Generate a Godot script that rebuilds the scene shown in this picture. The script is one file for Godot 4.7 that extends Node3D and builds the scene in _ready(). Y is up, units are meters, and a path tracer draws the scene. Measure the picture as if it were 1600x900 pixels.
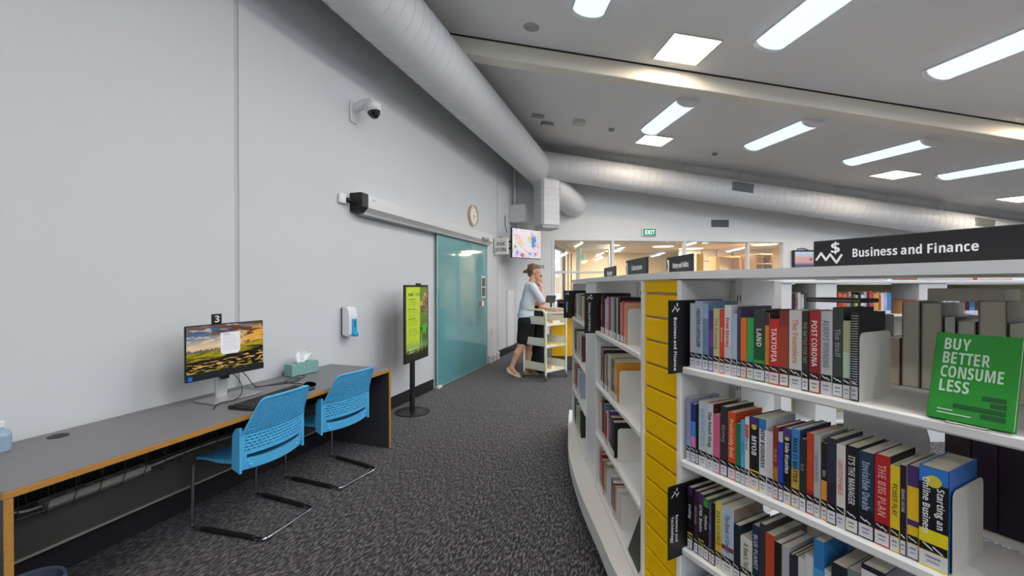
extends Node3D

# Library interior: long white wall with computer desk, curved bookshelves on the right, sloped ceiling.
# World: y up, the long wall runs along z at x = WALL, the camera looks along -z turned 18 degrees to the left.

const WALL := -2.97
const YAW := 18.0
const FARYAW := 23.11
var used := {}
var mats := {}
var rng := RandomNumberGenerator.new()
const NTH := ["first", "second", "third", "fourth", "fifth", "sixth", "seventh", "eighth", "ninth", "tenth", "eleventh", "twelfth", "thirteenth", "fourteenth", "fifteenth", "sixteenth", "seventeenth", "eighteenth", "nineteenth", "twentieth", "twenty-first", "twenty-second", "twenty-third", "twenty-fourth", "twenty-fifth", "twenty-sixth", "twenty-seventh", "twenty-eighth", "twenty-ninth", "thirtieth", "thirty-first", "thirty-second"]

# ---------------------------------------------------------------- naming and tags
func numbered(called: String) -> String:
	if not used.has(called):
		used[called] = 0
		return called
	used[called] += 1
	return "%s_%03d" % [called, used[called]]

func tag(o, label: String, category: String, group := "", kind := ""):
	o.set_meta("label", label)
	if category:
		o.set_meta("category", category)
	if group:
		o.set_meta("group", group)
	if kind:
		o.set_meta("kind", kind)
	return o

func thing(called: String, at: Vector3, turn: float, label: String, category: String, group := "") -> Node3D:
	var o := Node3D.new()
	o.name = numbered(called)
	add_child(o)
	o.position = at
	o.rotation.y = turn
	return tag(o, label, category, group)

func obj(called: String, st, m: Material, parent: Node = null) -> MeshInstance3D:
	var o := MeshInstance3D.new()
	o.mesh = st.commit() if st is SurfaceTool else st
	o.material_override = m
	if parent == null:
		o.name = numbered(called)
		add_child(o)
	else:
		o.name = called
		parent.add_child(o, true)
	return o

func struct(called: String, st, m: Material, label: String, parent: Node = null) -> MeshInstance3D:
	var o := obj(called, st, m, parent)
	if parent == null:
		o.set_meta("kind", "structure")
		o.set_meta("label", label)
	return o

# ---------------------------------------------------------------- materials
func mat(hex: String, rough := 0.6, metal := 0.0, spec := 0.5) -> StandardMaterial3D:
	var key := "%s|%.2f|%.2f|%.2f" % [hex, rough, metal, spec]
	if not mats.has(key):
		var m := StandardMaterial3D.new()
		m.albedo_color = Color(hex)
		m.roughness = rough
		m.metallic = metal
		m.metallic_specular = spec
		mats[key] = m
	return mats[key]

func glow(hex: String, energy: float, albedo := "ffffff") -> StandardMaterial3D:
	var key := "glow%s|%.2f" % [hex, energy]
	if not mats.has(key):
		var m := StandardMaterial3D.new()
		m.albedo_color = Color(albedo)
		m.roughness = 0.4
		m.emission_enabled = true
		m.emission = Color(hex)
		m.emission_energy_multiplier = energy
		mats[key] = m
	return mats[key]

func printed(im: Image, rough := 0.4, lit := 0.0) -> StandardMaterial3D:
	var m := StandardMaterial3D.new()
	var t := ImageTexture.create_from_image(im)
	m.roughness = rough
	m.albedo_texture = t
	if lit > 0.0:
		m.albedo_color = Color(0.08, 0.08, 0.08)
		m.emission_enabled = true
		m.emission_texture = t
		m.emission = Color.BLACK
		m.emission_energy_multiplier = lit
	return m

func noisy(base: String, other: String, freq: float, size: float, rough := 0.7, relief := 0.0, sx := 1.0) -> StandardMaterial3D:
	var n := FastNoiseLite.new()
	n.seed = 7
	n.frequency = freq
	n.fractal_octaves = 4
	var t := NoiseTexture2D.new()
	t.width = 512
	t.height = 512
	t.seamless = true
	t.noise = n
	var g := Gradient.new()
	g.set_color(0, Color(base))
	g.set_color(1, Color(other))
	t.color_ramp = g
	var m := StandardMaterial3D.new()
	m.albedo_texture = t
	m.uv1_triplanar = true
	m.uv1_world_triplanar = true
	m.uv1_scale = Vector3(sx, 1, 1) / size
	m.roughness = rough
	if relief > 0.0:
		var h := NoiseTexture2D.new()
		h.width = 512
		h.height = 512
		h.seamless = true
		h.noise = n
		m.heightmap_enabled = true
		m.heightmap_texture = h
		m.heightmap_scale = relief
	return m

func carpet() -> StandardMaterial3D:
	var n := FastNoiseLite.new()
	n.seed = 11
	n.noise_type = FastNoiseLite.TYPE_SIMPLEX_SMOOTH
	n.frequency = 0.03
	n.fractal_type = FastNoiseLite.FRACTAL_FBM
	n.fractal_octaves = 3
	n.fractal_gain = 0.6
	n.domain_warp_enabled = true
	n.domain_warp_amplitude = 22.0
	n.domain_warp_frequency = 0.022
	n.domain_warp_fractal_octaves = 2
	var t := NoiseTexture2D.new()
	t.width = 2048
	t.height = 2048
	t.seamless = true
	t.noise = n
	var g := Gradient.new()
	g.offsets = PackedFloat32Array([0.0, 0.36, 0.46, 0.58, 0.72, 1.0])
	g.colors = PackedColorArray([Color("161415"), Color("222021"), Color("3a3739"), Color("565254"), Color("737072"), Color("999595")])
	t.color_ramp = g
	var m := StandardMaterial3D.new()
	m.albedo_texture = t
	m.uv1_triplanar = true
	m.uv1_world_triplanar = true
	m.uv1_scale = Vector3(1.0 / 0.95, 1.0, 1.0 / 3.2)
	m.roughness = 0.95
	m.rim_enabled = true
	m.rim = 0.42
	m.rim_tint = 0.0
	m.metallic_specular = 0.2
	return m

# ---------------------------------------------------------------- mesh helpers
func sf() -> SurfaceTool:
	var s := SurfaceTool.new()
	s.begin(Mesh.PRIMITIVE_TRIANGLES)
	return s

func vert(s: SurfaceTool, p: Vector3, n: Vector3, uv := Vector2.ZERO):
	s.set_normal(n)
	s.set_uv(uv)
	s.add_vertex(p)

# a flat polygon fan, turned so that it faces along out
func poly(s: SurfaceTool, pts: Array, out: Vector3, uvs := []):
	var n: Vector3 = (pts[1] - pts[0]).cross(pts[2] - pts[0])
	if n.length() < 1e-12 and pts.size() > 3:
		n = (pts[2] - pts[0]).cross(pts[3] - pts[0])
	if n.length() < 1e-12:
		return
	n = n.normalized()
	var flip := n.dot(out) < 0.0
	if flip:
		n = -n
	for i in range(1, pts.size() - 1):
		var tri := [0, i, i + 1] if flip else [0, i + 1, i]
		for k in tri:
			vert(s, pts[k], n, uvs[k] if uvs.size() else Vector2.ZERO)

# a box with chamfered edges; b is the basis that turns it, c its centre
func bx(s: SurfaceTool, c: Vector3, size: Vector3, bevel := 0.0, b := Basis.IDENTITY):
	var h := size / 2.0
	var r := minf(bevel, minf(h.x, minf(h.y, h.z)) * 0.9)
	var at := func(sg: Vector3, axis: int) -> Vector3:
		var p := Vector3(sg.x * (h.x - r), sg.y * (h.y - r), sg.z * (h.z - r))
		p[axis] = sg[axis] * h[axis]
		return c + b * p
	for a in 3:
		var u := (a + 1) % 3
		var v := (a + 2) % 3
		for sgn in [-1.0, 1.0]:
			var pts := []
			for q in [[-1, -1], [1, -1], [1, 1], [-1, 1]]:
				var g := Vector3.ZERO
				g[a] = sgn
				g[u] = q[0]
				g[v] = q[1]
				pts.append(at.call(g, a))
			var o := Vector3.ZERO
			o[a] = sgn
			poly(s, pts, b * o, [Vector2(0, 0), Vector2(1, 0), Vector2(1, 1), Vector2(0, 1)])
			if r > 0.0:
				for sg2 in [-1.0, 1.0]:
					var e := []
					for w in [[-1, a], [1, a], [1, u], [-1, u]]:
						var g := Vector3.ZERO
						g[a] = sgn
						g[u] = sg2
						g[v] = w[0]
						e.append(at.call(g, w[1]))
					var oo := Vector3.ZERO
					oo[a] = sgn
					oo[u] = sg2
					poly(s, e, b * oo)
	if r > 0.0:
		for x in [-1.0, 1.0]:
			for y in [-1.0, 1.0]:
				for z in [-1.0, 1.0]:
					var g := Vector3(x, y, z)
					poly(s, [at.call(g, 0), at.call(g, 1), at.call(g, 2)], b * g)

func box(c: Vector3, size: Vector3, bevel := 0.0, b := Basis.IDENTITY) -> SurfaceTool:
	var s := sf()
	bx(s, c, size, bevel, b)
	return s

# a rectangle with texture coordinates: corners top-left, top-right, bottom-right, bottom-left as seen
func rect(tl: Vector3, tr: Vector3, br: Vector3, bl: Vector3, out: Vector3) -> SurfaceTool:
	var s := sf()
	poly(s, [tl, tr, br, bl], out, [Vector2(0, 0), Vector2(1, 0), Vector2(1, 1), Vector2(0, 1)])
	return s

func ring_frame(t: Vector3) -> Basis:
	var a := Vector3.UP if absf(t.y) < 0.9 else Vector3.RIGHT
	var u := t.cross(a).normalized()
	return Basis(u, t.cross(u).normalized(), t)

# a tube through pts; rs is one radius or one for each point
func tube(s: SurfaceTool, pts: Array, rs, seg := 10, caps := true):
	var n := pts.size()
	var rad := func(i): return rs[i] if rs is Array else rs
	var rings := []
	var norms := []
	var u := Vector3.ZERO
	for i in n:
		var t: Vector3
		if i == 0:
			t = pts[1] - pts[0]
		elif i == n - 1:
			t = pts[n - 1] - pts[n - 2]
		else:
			t = (pts[i + 1] - pts[i]).normalized() + (pts[i] - pts[i - 1]).normalized()
		t = t.normalized()
		if i == 0:
			u = ring_frame(t).x
		u = (u - t * u.dot(t)).normalized()
		var v := t.cross(u)
		var ring := []
		var nn := []
		for k in seg:
			var a := TAU * k / seg
			var d := u * cos(a) + v * sin(a)
			nn.append(d)
			ring.append(pts[i] + d * rad.call(i))
		rings.append(ring)
		norms.append(nn)
	for i in n - 1:
		for k in seg:
			var k2 := (k + 1) % seg
			var a: Vector3 = rings[i][k]
			var b: Vector3 = rings[i][k2]
			var c: Vector3 = rings[i + 1][k2]
			var d: Vector3 = rings[i + 1][k]
			vert(s, a, norms[i][k]); vert(s, c, norms[i + 1][k2]); vert(s, b, norms[i][k2])
			vert(s, a, norms[i][k]); vert(s, d, norms[i + 1][k]); vert(s, c, norms[i + 1][k2])
	if caps:
		poly(s, rings[0], pts[0] - pts[1])
		poly(s, rings[n - 1], pts[n - 1] - pts[n - 2])

func smooth_path(pts: Array, steps := 6) -> Array:
	var out := []
	for i in pts.size() - 1:
		var p0: Vector3 = pts[maxi(i - 1, 0)]
		var p3: Vector3 = pts[mini(i + 2, pts.size() - 1)]
		for k in steps:
			out.append(pts[i].cubic_interpolate(pts[i + 1], p0, p3, float(k) / steps))
	out.append(pts[-1])
	return out

# profile of (radius, height) turned round the y axis of xf
func lathe(s: SurfaceTool, prof: Array, seg := 24, xf := Transform3D.IDENTITY):
	for i in prof.size() - 1:
		var p: Vector2 = prof[i]
		var q: Vector2 = prof[i + 1]
		var e := q - p
		if e.length() < 1e-7:
			continue
		var nr := Vector2(e.y, -e.x).normalized()
		for k in seg:
			var a0 := TAU * k / seg
			var a1 := TAU * (k + 1) / seg
			var d0 := Vector3(cos(a0), 0, sin(a0))
			var d1 := Vector3(cos(a1), 0, sin(a1))
			var P := [d0 * p.x + Vector3.UP * p.y, d1 * p.x + Vector3.UP * p.y, d1 * q.x + Vector3.UP * q.y, d0 * q.x + Vector3.UP * q.y]
			var N := [d0 * nr.x + Vector3.UP * nr.y, d1 * nr.x + Vector3.UP * nr.y, d1 * nr.x + Vector3.UP * nr.y, d0 * nr.x + Vector3.UP * nr.y]
			for tri in [[0, 1, 2], [0, 2, 3]]:
				for j in tri:
					vert(s, xf * P[j], (xf.basis * N[j]).normalized())

func disc(s: SurfaceTool, c: Vector3, axis: Vector3, r: float, h: float, seg := 20):
	tube(s, [c, c + axis.normalized() * h], r, seg)

# a polygon in the xy plane pulled along z, placed by xf
func extrude(s: SurfaceTool, outline: PackedVector2Array, depth: float, xf := Transform3D.IDENTITY):
	var idx := Geometry2D.triangulate_polygon(outline)
	for i in range(0, idx.size(), 3):
		for z in [0.0, depth]:
			var pts := []
			for k in 3:
				var p := outline[idx[i + k]]
				pts.append(xf * Vector3(p.x, p.y, z))
			poly(s, pts, xf.basis * Vector3(0, 0, 1.0 if z > 0.0 else -1.0))
	var n := outline.size()
	var cw := Geometry2D.is_polygon_clockwise(outline)
	for i in n:
		var a := outline[i]
		var b := outline[(i + 1) % n]
		var e := b - a
		var o := Vector3(e.y, -e.x, 0) if not cw else Vector3(-e.y, e.x, 0)
		poly(s, [xf * Vector3(a.x, a.y, 0), xf * Vector3(b.x, b.y, 0), xf * Vector3(b.x, b.y, depth), xf * Vector3(a.x, a.y, depth)], xf.basis * o)

func sphere(s: SurfaceTool, c: Vector3, r: Vector3, b := Basis.IDENTITY, nu := 16, nv := 10):
	for j in nv:
		for i in nu:
			var P := []
			for q in [[i, j], [i + 1, j], [i + 1, j + 1], [i, j + 1]]:
				var a: float = TAU * q[0] / nu
				var t: float = PI * q[1] / nv
				P.append(Vector3(sin(t) * cos(a), cos(t), sin(t) * sin(a)))
			for tri in [[0, 1, 2], [0, 2, 3]]:
				for k in tri:
					vert(s, c + b * (P[k] * r), (b * (P[k] / r)).normalized())

var fonts := {}
func font_of(which: String, bold: bool) -> SystemFont:
	var key := which + str(bold)
	if not fonts.has(key):
		var f := SystemFont.new()
		f.font_names = PackedStringArray([which])
		f.font_weight = 700 if bold else 400
		fonts[key] = f
	return fonts[key]

# flat raised lettering, centred on its node; cap is the height of a capital, fit the longest it may become
func letters(called: String, txt: String, cap: float, m: Material, parent: Node, at: Vector3, b: Basis, fit := 0.0, bold := false, which := "Droid Sans", thick := 0.0006) -> MeshInstance3D:
	var t := TextMesh.new()
	t.text = txt
	t.font = font_of(which, bold)
	t.font_size = 24
	t.pixel_size = cap / (0.72 * 24)
	t.depth = thick
	t.curve_step = 2.0
	t.horizontal_alignment = HORIZONTAL_ALIGNMENT_CENTER
	t.vertical_alignment = VERTICAL_ALIGNMENT_CENTER
	var o := obj(called, t, m, parent)
	o.transform = Transform3D(b, at)
	if fit > 0.0:
		var w := t.get_aabb().size.x
		if w > fit:
			o.scale = Vector3(fit / w, 1, 1)
			o.transform = Transform3D(b * Basis.from_scale(Vector3(fit / w, 1, 1)), at)
	return o

func yaw(deg: float) -> Basis:
	return Basis(Vector3.UP, deg_to_rad(deg))

# height of the sloping ceiling
func ceil_y(x: float, z: float) -> float:
	var c := cos(deg_to_rad(YAW))
	var s := sin(deg_to_rad(YAW))
	return 4.1 - 0.124 * (x * c - z * s) + 0.0659 * (-x * s - z * c)

func ceil_basis() -> Basis:   # x along the beam, y the ceiling's normal, z along the tubes
	var d := 0.1
	var tz := Vector3(0.371, 0, 0.929)
	tz.y = (ceil_y(tz.x * d, tz.z * d) - ceil_y(0, 0)) / d
	var tx := Vector3(0.929, 0, -0.371)
	tx.y = (ceil_y(tx.x * d, tx.z * d) - ceil_y(0, 0)) / d
	var n := tz.cross(tx).normalized()
	tx = tx.normalized()
	return Basis(tx, n, tx.cross(n))

# books facing the camera: offset along the shelf, thickness, height, depth, spine, look, title, its colour, bands, boards
var SHELF_TOP := [
	[0.029, 0.0214, 0.231, 0.154, "c9ccd0", "pale grey slim", "", "", "", ""],
	[0.051, 0.0294, 0.24, 0.157, "b9c6d8", "pale blue and white", "CREATIVE CAPITALISM", "3a4a5e", "", ""],
	[0.081, 0.0224, 0.239, 0.159, "6f8fb4", "slate blue", "", "", "0.75-0.97:9fb6d0", ""],
	[0.104, 0.0174, 0.207, 0.163, "5b3f86", "purple slim", "", "", "0.4-0.7:7d4f9a", ""],
	[0.122, 0.0234, 0.217, 0.157, "d6d49a", "cream yellow", "The Economy", "8f8f60", "", ""],
	[0.146, 0.0174, 0.213, 0.163, "e2452a", "bright red-orange slim", "Business", "f0d8c0", "", ""],
	[0.164, 0.0244, 0.23, 0.136, "e4e4e2", "white with red lettering", "Free Money", "d24a3c", "0.2-0.42:cfcfcf", ""],
	[0.19, 0.0184, 0.204, 0.149, "a7c8da", "light blue", "", "", "", ""],
	[0.209, 0.0124, 0.227, 0.163, "4c3f63", "dark violet slim", "", "", "", ""],
	[0.222, 0.0184, 0.192, 0.154, "ef7a1e", "plain orange", "", "", "", ""],
	[0.242, 0.0224, 0.194, 0.162, "3fae5c", "green fading to teal", "", "", "0.0-0.35:2b9a9c", "2a7f52"],
	[0.265, 0.0344, 0.221, 0.138, "1e5a34", "green and black with land lettering", "LAND", "e6f0e0", "0.62-0.98:3a3d40,0.1-0.3:4a9a3c", "22272a"],
	[0.3, 0.0134, 0.212, 0.149, "dd8e2f", "amber with a dark top", "", "", "0.82-1:3a3a3c", "3a3a3c"],
	[0.314, 0.0294, 0.195, 0.142, "d22f28", "bright red with taxtopia lettering", "TAXTOPIA", "f4ece4", "", ""],
	[0.344, 0.0254, 0.222, 0.151, "8f3526", "brownish red", "", "", "0.2-0.8:a8452c", ""],
	[0.371, 0.0344, 0.224, 0.152, "dedcda", "white with pale orange lettering", "The Founders", "e09a6a", "", "d8d6d2"],
	[0.406, 0.0174, 0.223, 0.135, "2f2c20", "dark olive-black", "THE BATTLE FOR SKY", "b9ae8a", "", ""],
	[0.425, 0.0264, 0.224, 0.142, "b3262b", "deep red with post corona lettering", "POST CORONA", "f2e6e0", "0.02-0.45:8f1f24", ""],
	[0.452, 0.0274, 0.226, 0.143, "c7cacb", "light grey", "ALWAYS WINNING", "7f8a90", "", ""],
	[0.48, 0.0244, 0.237, 0.162, "3c4642", "dark grey-green", "The Wolf", "8f9a94", "", "343c39"],
	[0.505, 0.0164, 0.204, 0.158, "b9b48f", "beige and mint slim", "", "", "0.08-0.6:bcd0bc", "8f8a70"],
	[0.522, 0.0174, 0.227, 0.14, "202226", "black spiral bound", "", "", "", "1b1c20"],
]
var SHELF_SECOND := [
	[0.015, 0.0164, 0.227, 0.159, "9d93c4", "lilac and pale blue", "", "", "0.0-0.35:8fb3d6", "8fa3b8"],
	[0.032, 0.0214, 0.211, 0.139, "22407e", "navy, blue and pink", "", "", "0.25-0.45:d884b4,0.45-0.7:3f8fd6", "16284e"],
	[0.054, 0.0114, 0.214, 0.154, "15181c", "thin black", "", "", "", ""],
	[0.066, 0.0334, 0.228, 0.139, "c9d2da", "white with pale blue lettering", "HOW TO GET RICH", "7fb0d4", "", ""],
	[0.101, 0.0234, 0.229, 0.135, "dcdcdc", "white with small black lettering", "The Small Shop", "303030", "", "5e2f26"],
	[0.125, 0.0244, 0.199, 0.161, "d7608e", "rose pink", "", "", "", "b3262b"],
	[0.15, 0.0254, 0.232, 0.141, "2f3238", "dark charcoal", "Money", "8a8f96", "", ""],
	[0.178, 0.0264, 0.221, 0.141, "e5521f", "orange-red", "Predictably Bold", "f3c7a4", "", "c9451a"],
	[0.205, 0.0184, 0.19, 0.164, "2c7a54", "dark green slim", "", "", "", ""],
	[0.224, 0.0144, 0.206, 0.161, "5fb0e6", "sky blue", "Start", "2f7ab0", "", ""],
	[0.239, 0.0124, 0.219, 0.144, "e6e2da", "white and salmon slim", "NO PLAN", "3a3a3a", "0.0-0.22:e89a7a,0.7-0.9:e2684a", ""],
	[0.252, 0.0304, 0.225, 0.164, "0f0f10", "yellow-footed black with white capitals", "MYOB", "f2f2f2", "0.0-0.27:f2d21c,0.86-1.0:4a2f78", "0f0f10"],
	[0.283, 0.0234, 0.228, 0.151, "e3e6ea", "white with black and blue lettering", "NEW BUSINESS", "1c2430", "0.86-1.0:2f86c0", "d8dde2"],
	[0.307, 0.0184, 0.195, 0.155, "dccfd2", "pale pinkish", "", "", "", ""],
	[0.326, 0.0154, 0.215, 0.141, "8a2f28", "dark red and ochre slim", "PLAN B", "d8a078", "0.0-0.45:b0762c", ""],
	[0.342, 0.0134, 0.205, 0.163, "2146c4", "royal blue slim", "", "", "0.85-1:c8d0dc", ""],
	[0.356, 0.0214, 0.22, 0.156, "0f0f10", "black and purple with white lettering", "Side Hustles", "f0f0f0", "0.0-0.2:f2d21c,0.85-1:5a3a86", "3a2f5e"],
	[0.378, 0.0224, 0.225, 0.164, "3f8fd6", "blue over gold", "MAKE IT MATTER", "2c2a18", "0.0-0.5:c9a73a", "24466e"],
	[0.401, 0.0164, 0.204, 0.162, "26292c", "dark grey with a white foot", "Exit", "9aa0a4", "0.0-0.2:dcdcda", ""],
	[0.418, 0.0194, 0.225, 0.144, "cf4a1e", "orange fading to red", "", "", "0.0-0.3:b8281e", ""],
	[0.438, 0.0154, 0.226, 0.146, "b9b9bc", "light grey", "Capital in Ruins", "77777c", "", ""],
	[0.454, 0.0154, 0.208, 0.14, "1c1b1c", "black over amber slim", "Win", "cfcfcf", "0.0-0.52:f0a63a", ""],
	[0.47, 0.0214, 0.229, 0.139, "2b3142", "dark navy", "", "", "0.0-0.5:2f2338", ""],
	[0.492, 0.0194, 0.218, 0.137, "e2ddd6", "white with large red capitals", "UNSTOPPABLE", "d23a2e", "", ""],
	[0.512, 0.0274, 0.222, 0.144, "141416", "black with white capitals", "IT'S THE MANAGER", "d8d8d8", "", "0f0f10"],
	[0.54, 0.0314, 0.218, 0.153, "27384f", "dark blue cloudy", "Invisible Deals", "9fb4cc", "0.0-0.35:171a24", "1c2430"],
	[0.573, 0.0304, 0.222, 0.135, "c01f26", "crimson red", "THE BIG PLAN", "e6a49a", "", "16161a"],
	[0.604, 0.0184, 0.205, 0.155, "efcf1e", "yellow", "POWER PLAY", "2a2a1c", "", "e8e0c0"],
	[0.623, 0.0114, 0.213, 0.145, "211a2c", "dark plum with white capitals", "BRAND DESIRE", "d8d4dc", "", "e9e4dc"],
	[0.635, 0.0214, 0.217, 0.144, "4b2f6e", "purple with two yellow labels", "", "", "0.42-0.78:f2c51c,0.12-0.36:f2c51c", "241a38"],
	[0.657, 0.0494, 0.227, 0.16, "101114", "thick black with yellow foot", "Starting an|Online Business", "f0f0f0", "0.0-0.38:f2e01c,0.84-1.0:2f7fd6", "2a6fc4"],
]
var SHELF_THIRD := [
	[0.02, 0.0214, 0.225, 0.149, "121014", "black with purple top", "Coding", "d8d8d8", "0.12-0.27:f0d81c,0.86-1:4a2a5e", ""],
	[0.046, 0.0174, 0.222, 0.144, "3b1f36", "dark plum", "Web Design", "c8a8bc", "", ""],
	[0.064, 0.0224, 0.22, 0.149, "141216", "black with purple top and yellow foot", "HTML Basics", "e0e0e0", "0.12-0.27:f0d81c,0.84-1:54306c", ""],
	[0.087, 0.0204, 0.213, 0.156, "121412", "black with green top", "Python", "e0e0e0", "0.12-0.26:f0d81c,0.86-1:3f9a3a", "2f6f2c"],
	[0.109, 0.0094, 0.206, 0.137, "6a4f86", "violet slim", "Cloud", "d6c8e0", "", ""],
	[0.119, 0.0134, 0.212, 0.164, "17171a", "plain black slim", "", "", "", ""],
	[0.133, 0.0234, 0.222, 0.136, "e6d95a", "pale yellow", "DATA SCIENCE", "7a6a2c", "0.1-0.5:e8b83a", "a89a7c"],
	[0.157, 0.0434, 0.22, 0.157, "bccadb", "thick pale blue-white", "The Book of Bread", "6a7c94", "0.35-0.42:8a3a2c", "9a8a76"],
	[0.201, 0.0214, 0.181, 0.16, "16242a", "dark teal-black", "", "", "", ""],
	[0.223, 0.0384, 0.153, 0.136, "d9d6cc", "short off-white", "A Bee's Tale", "6d6a60", "", ""],
	[0.262, 0.0234, 0.209, 0.159, "1f3350", "navy", "BLUE PLANET", "c0ccd8", "", ""],
	[0.286, 0.0184, 0.226, 0.146, "3a333a", "dark grey-plum", "", "", "", ""],
	[0.305, 0.0264, 0.206, 0.152, "c8482c", "brick red", "", "", "", "6d7a74"],
	[0.332, 0.0194, 0.194, 0.135, "1c1a1c", "black", "", "", "", "8a5f3c"],
	[0.352, 0.0204, 0.192, 0.136, "b4b8bf", "grey-white", "", "", "", ""],
	[0.373, 0.0124, 0.18, 0.14, "33303a", "dark grey slim", "", "", "", ""],
	[0.386, 0.0104, 0.184, 0.164, "2f2640", "dark purple slim", "", "", "", ""],
	[0.398, 0.0174, 0.185, 0.141, "d2cfcd", "white", "", "", "0.3-0.6:8a8a8c", ""],
	[0.416, 0.0204, 0.203, 0.158, "cfcfd4", "pale grey", "", "", "", ""],
	[0.437, 0.0254, 0.257, 0.163, "2f7fc0", "tall bright blue", "", "", "0.5-0.7:4fa0d8", ""],
	[0.463, 0.0174, 0.188, 0.163, "c9cbd6", "pale lavender", "", "", "", ""],
	[0.481, 0.0364, 0.22, 0.145, "20282c", "black with cream pages", "", "", "", ""],
	[0.518, 0.0284, 0.225, 0.146, "6f7f7c", "grey-green", "", "", "", ""],
	[0.547, 0.0504, 0.255, 0.151, "1a1c2c", "thick dark navy", "", "", "0.75-0.95:e0e0de", ""],
]

# ---------------------------------------------------------------- the setting
func wall_line(called: String, label: String, a: Vector3, b: Vector3, out: Vector3, thick: float, y0: float, y1: float, m: Material, parent: Node = null, at := Transform3D.IDENTITY) -> MeshInstance3D:
	# an upright slab from a to b (plan), its face on that line, its body behind it; y1 < 0 means up to the ceiling
	var s := sf()
	var back := -out * thick
	var ta := ceil_y(a.x, a.z) + 0.03 if y1 < 0.0 else y1
	var tb := ceil_y(b.x, b.z) + 0.03 if y1 < 0.0 else y1
	var p := [Vector3(a.x, y0, a.z), Vector3(b.x, y0, b.z), Vector3(b.x, tb, b.z), Vector3(a.x, ta, a.z)]
	var q := []
	for v in p:
		q.append(v + back)
	var along := (b - a).normalized()
	poly(s, p, out)
	poly(s, q, -out)
	poly(s, [p[0], p[1], q[1], q[0]], Vector3.DOWN)
	poly(s, [p[3], p[2], q[2], q[3]], Vector3.UP)
	poly(s, [p[0], p[3], q[3], q[0]], -along)
	poly(s, [p[1], p[2], q[2], q[1]], along)
	return struct(called, s, m, label, parent)

func fw(x: float, y: float, z: float) -> Vector3:   # a point in the far wall's own frame
	return Vector3(WALL, 0, -9.55) + yaw(FARYAW) * Vector3(x, y, z)

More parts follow.
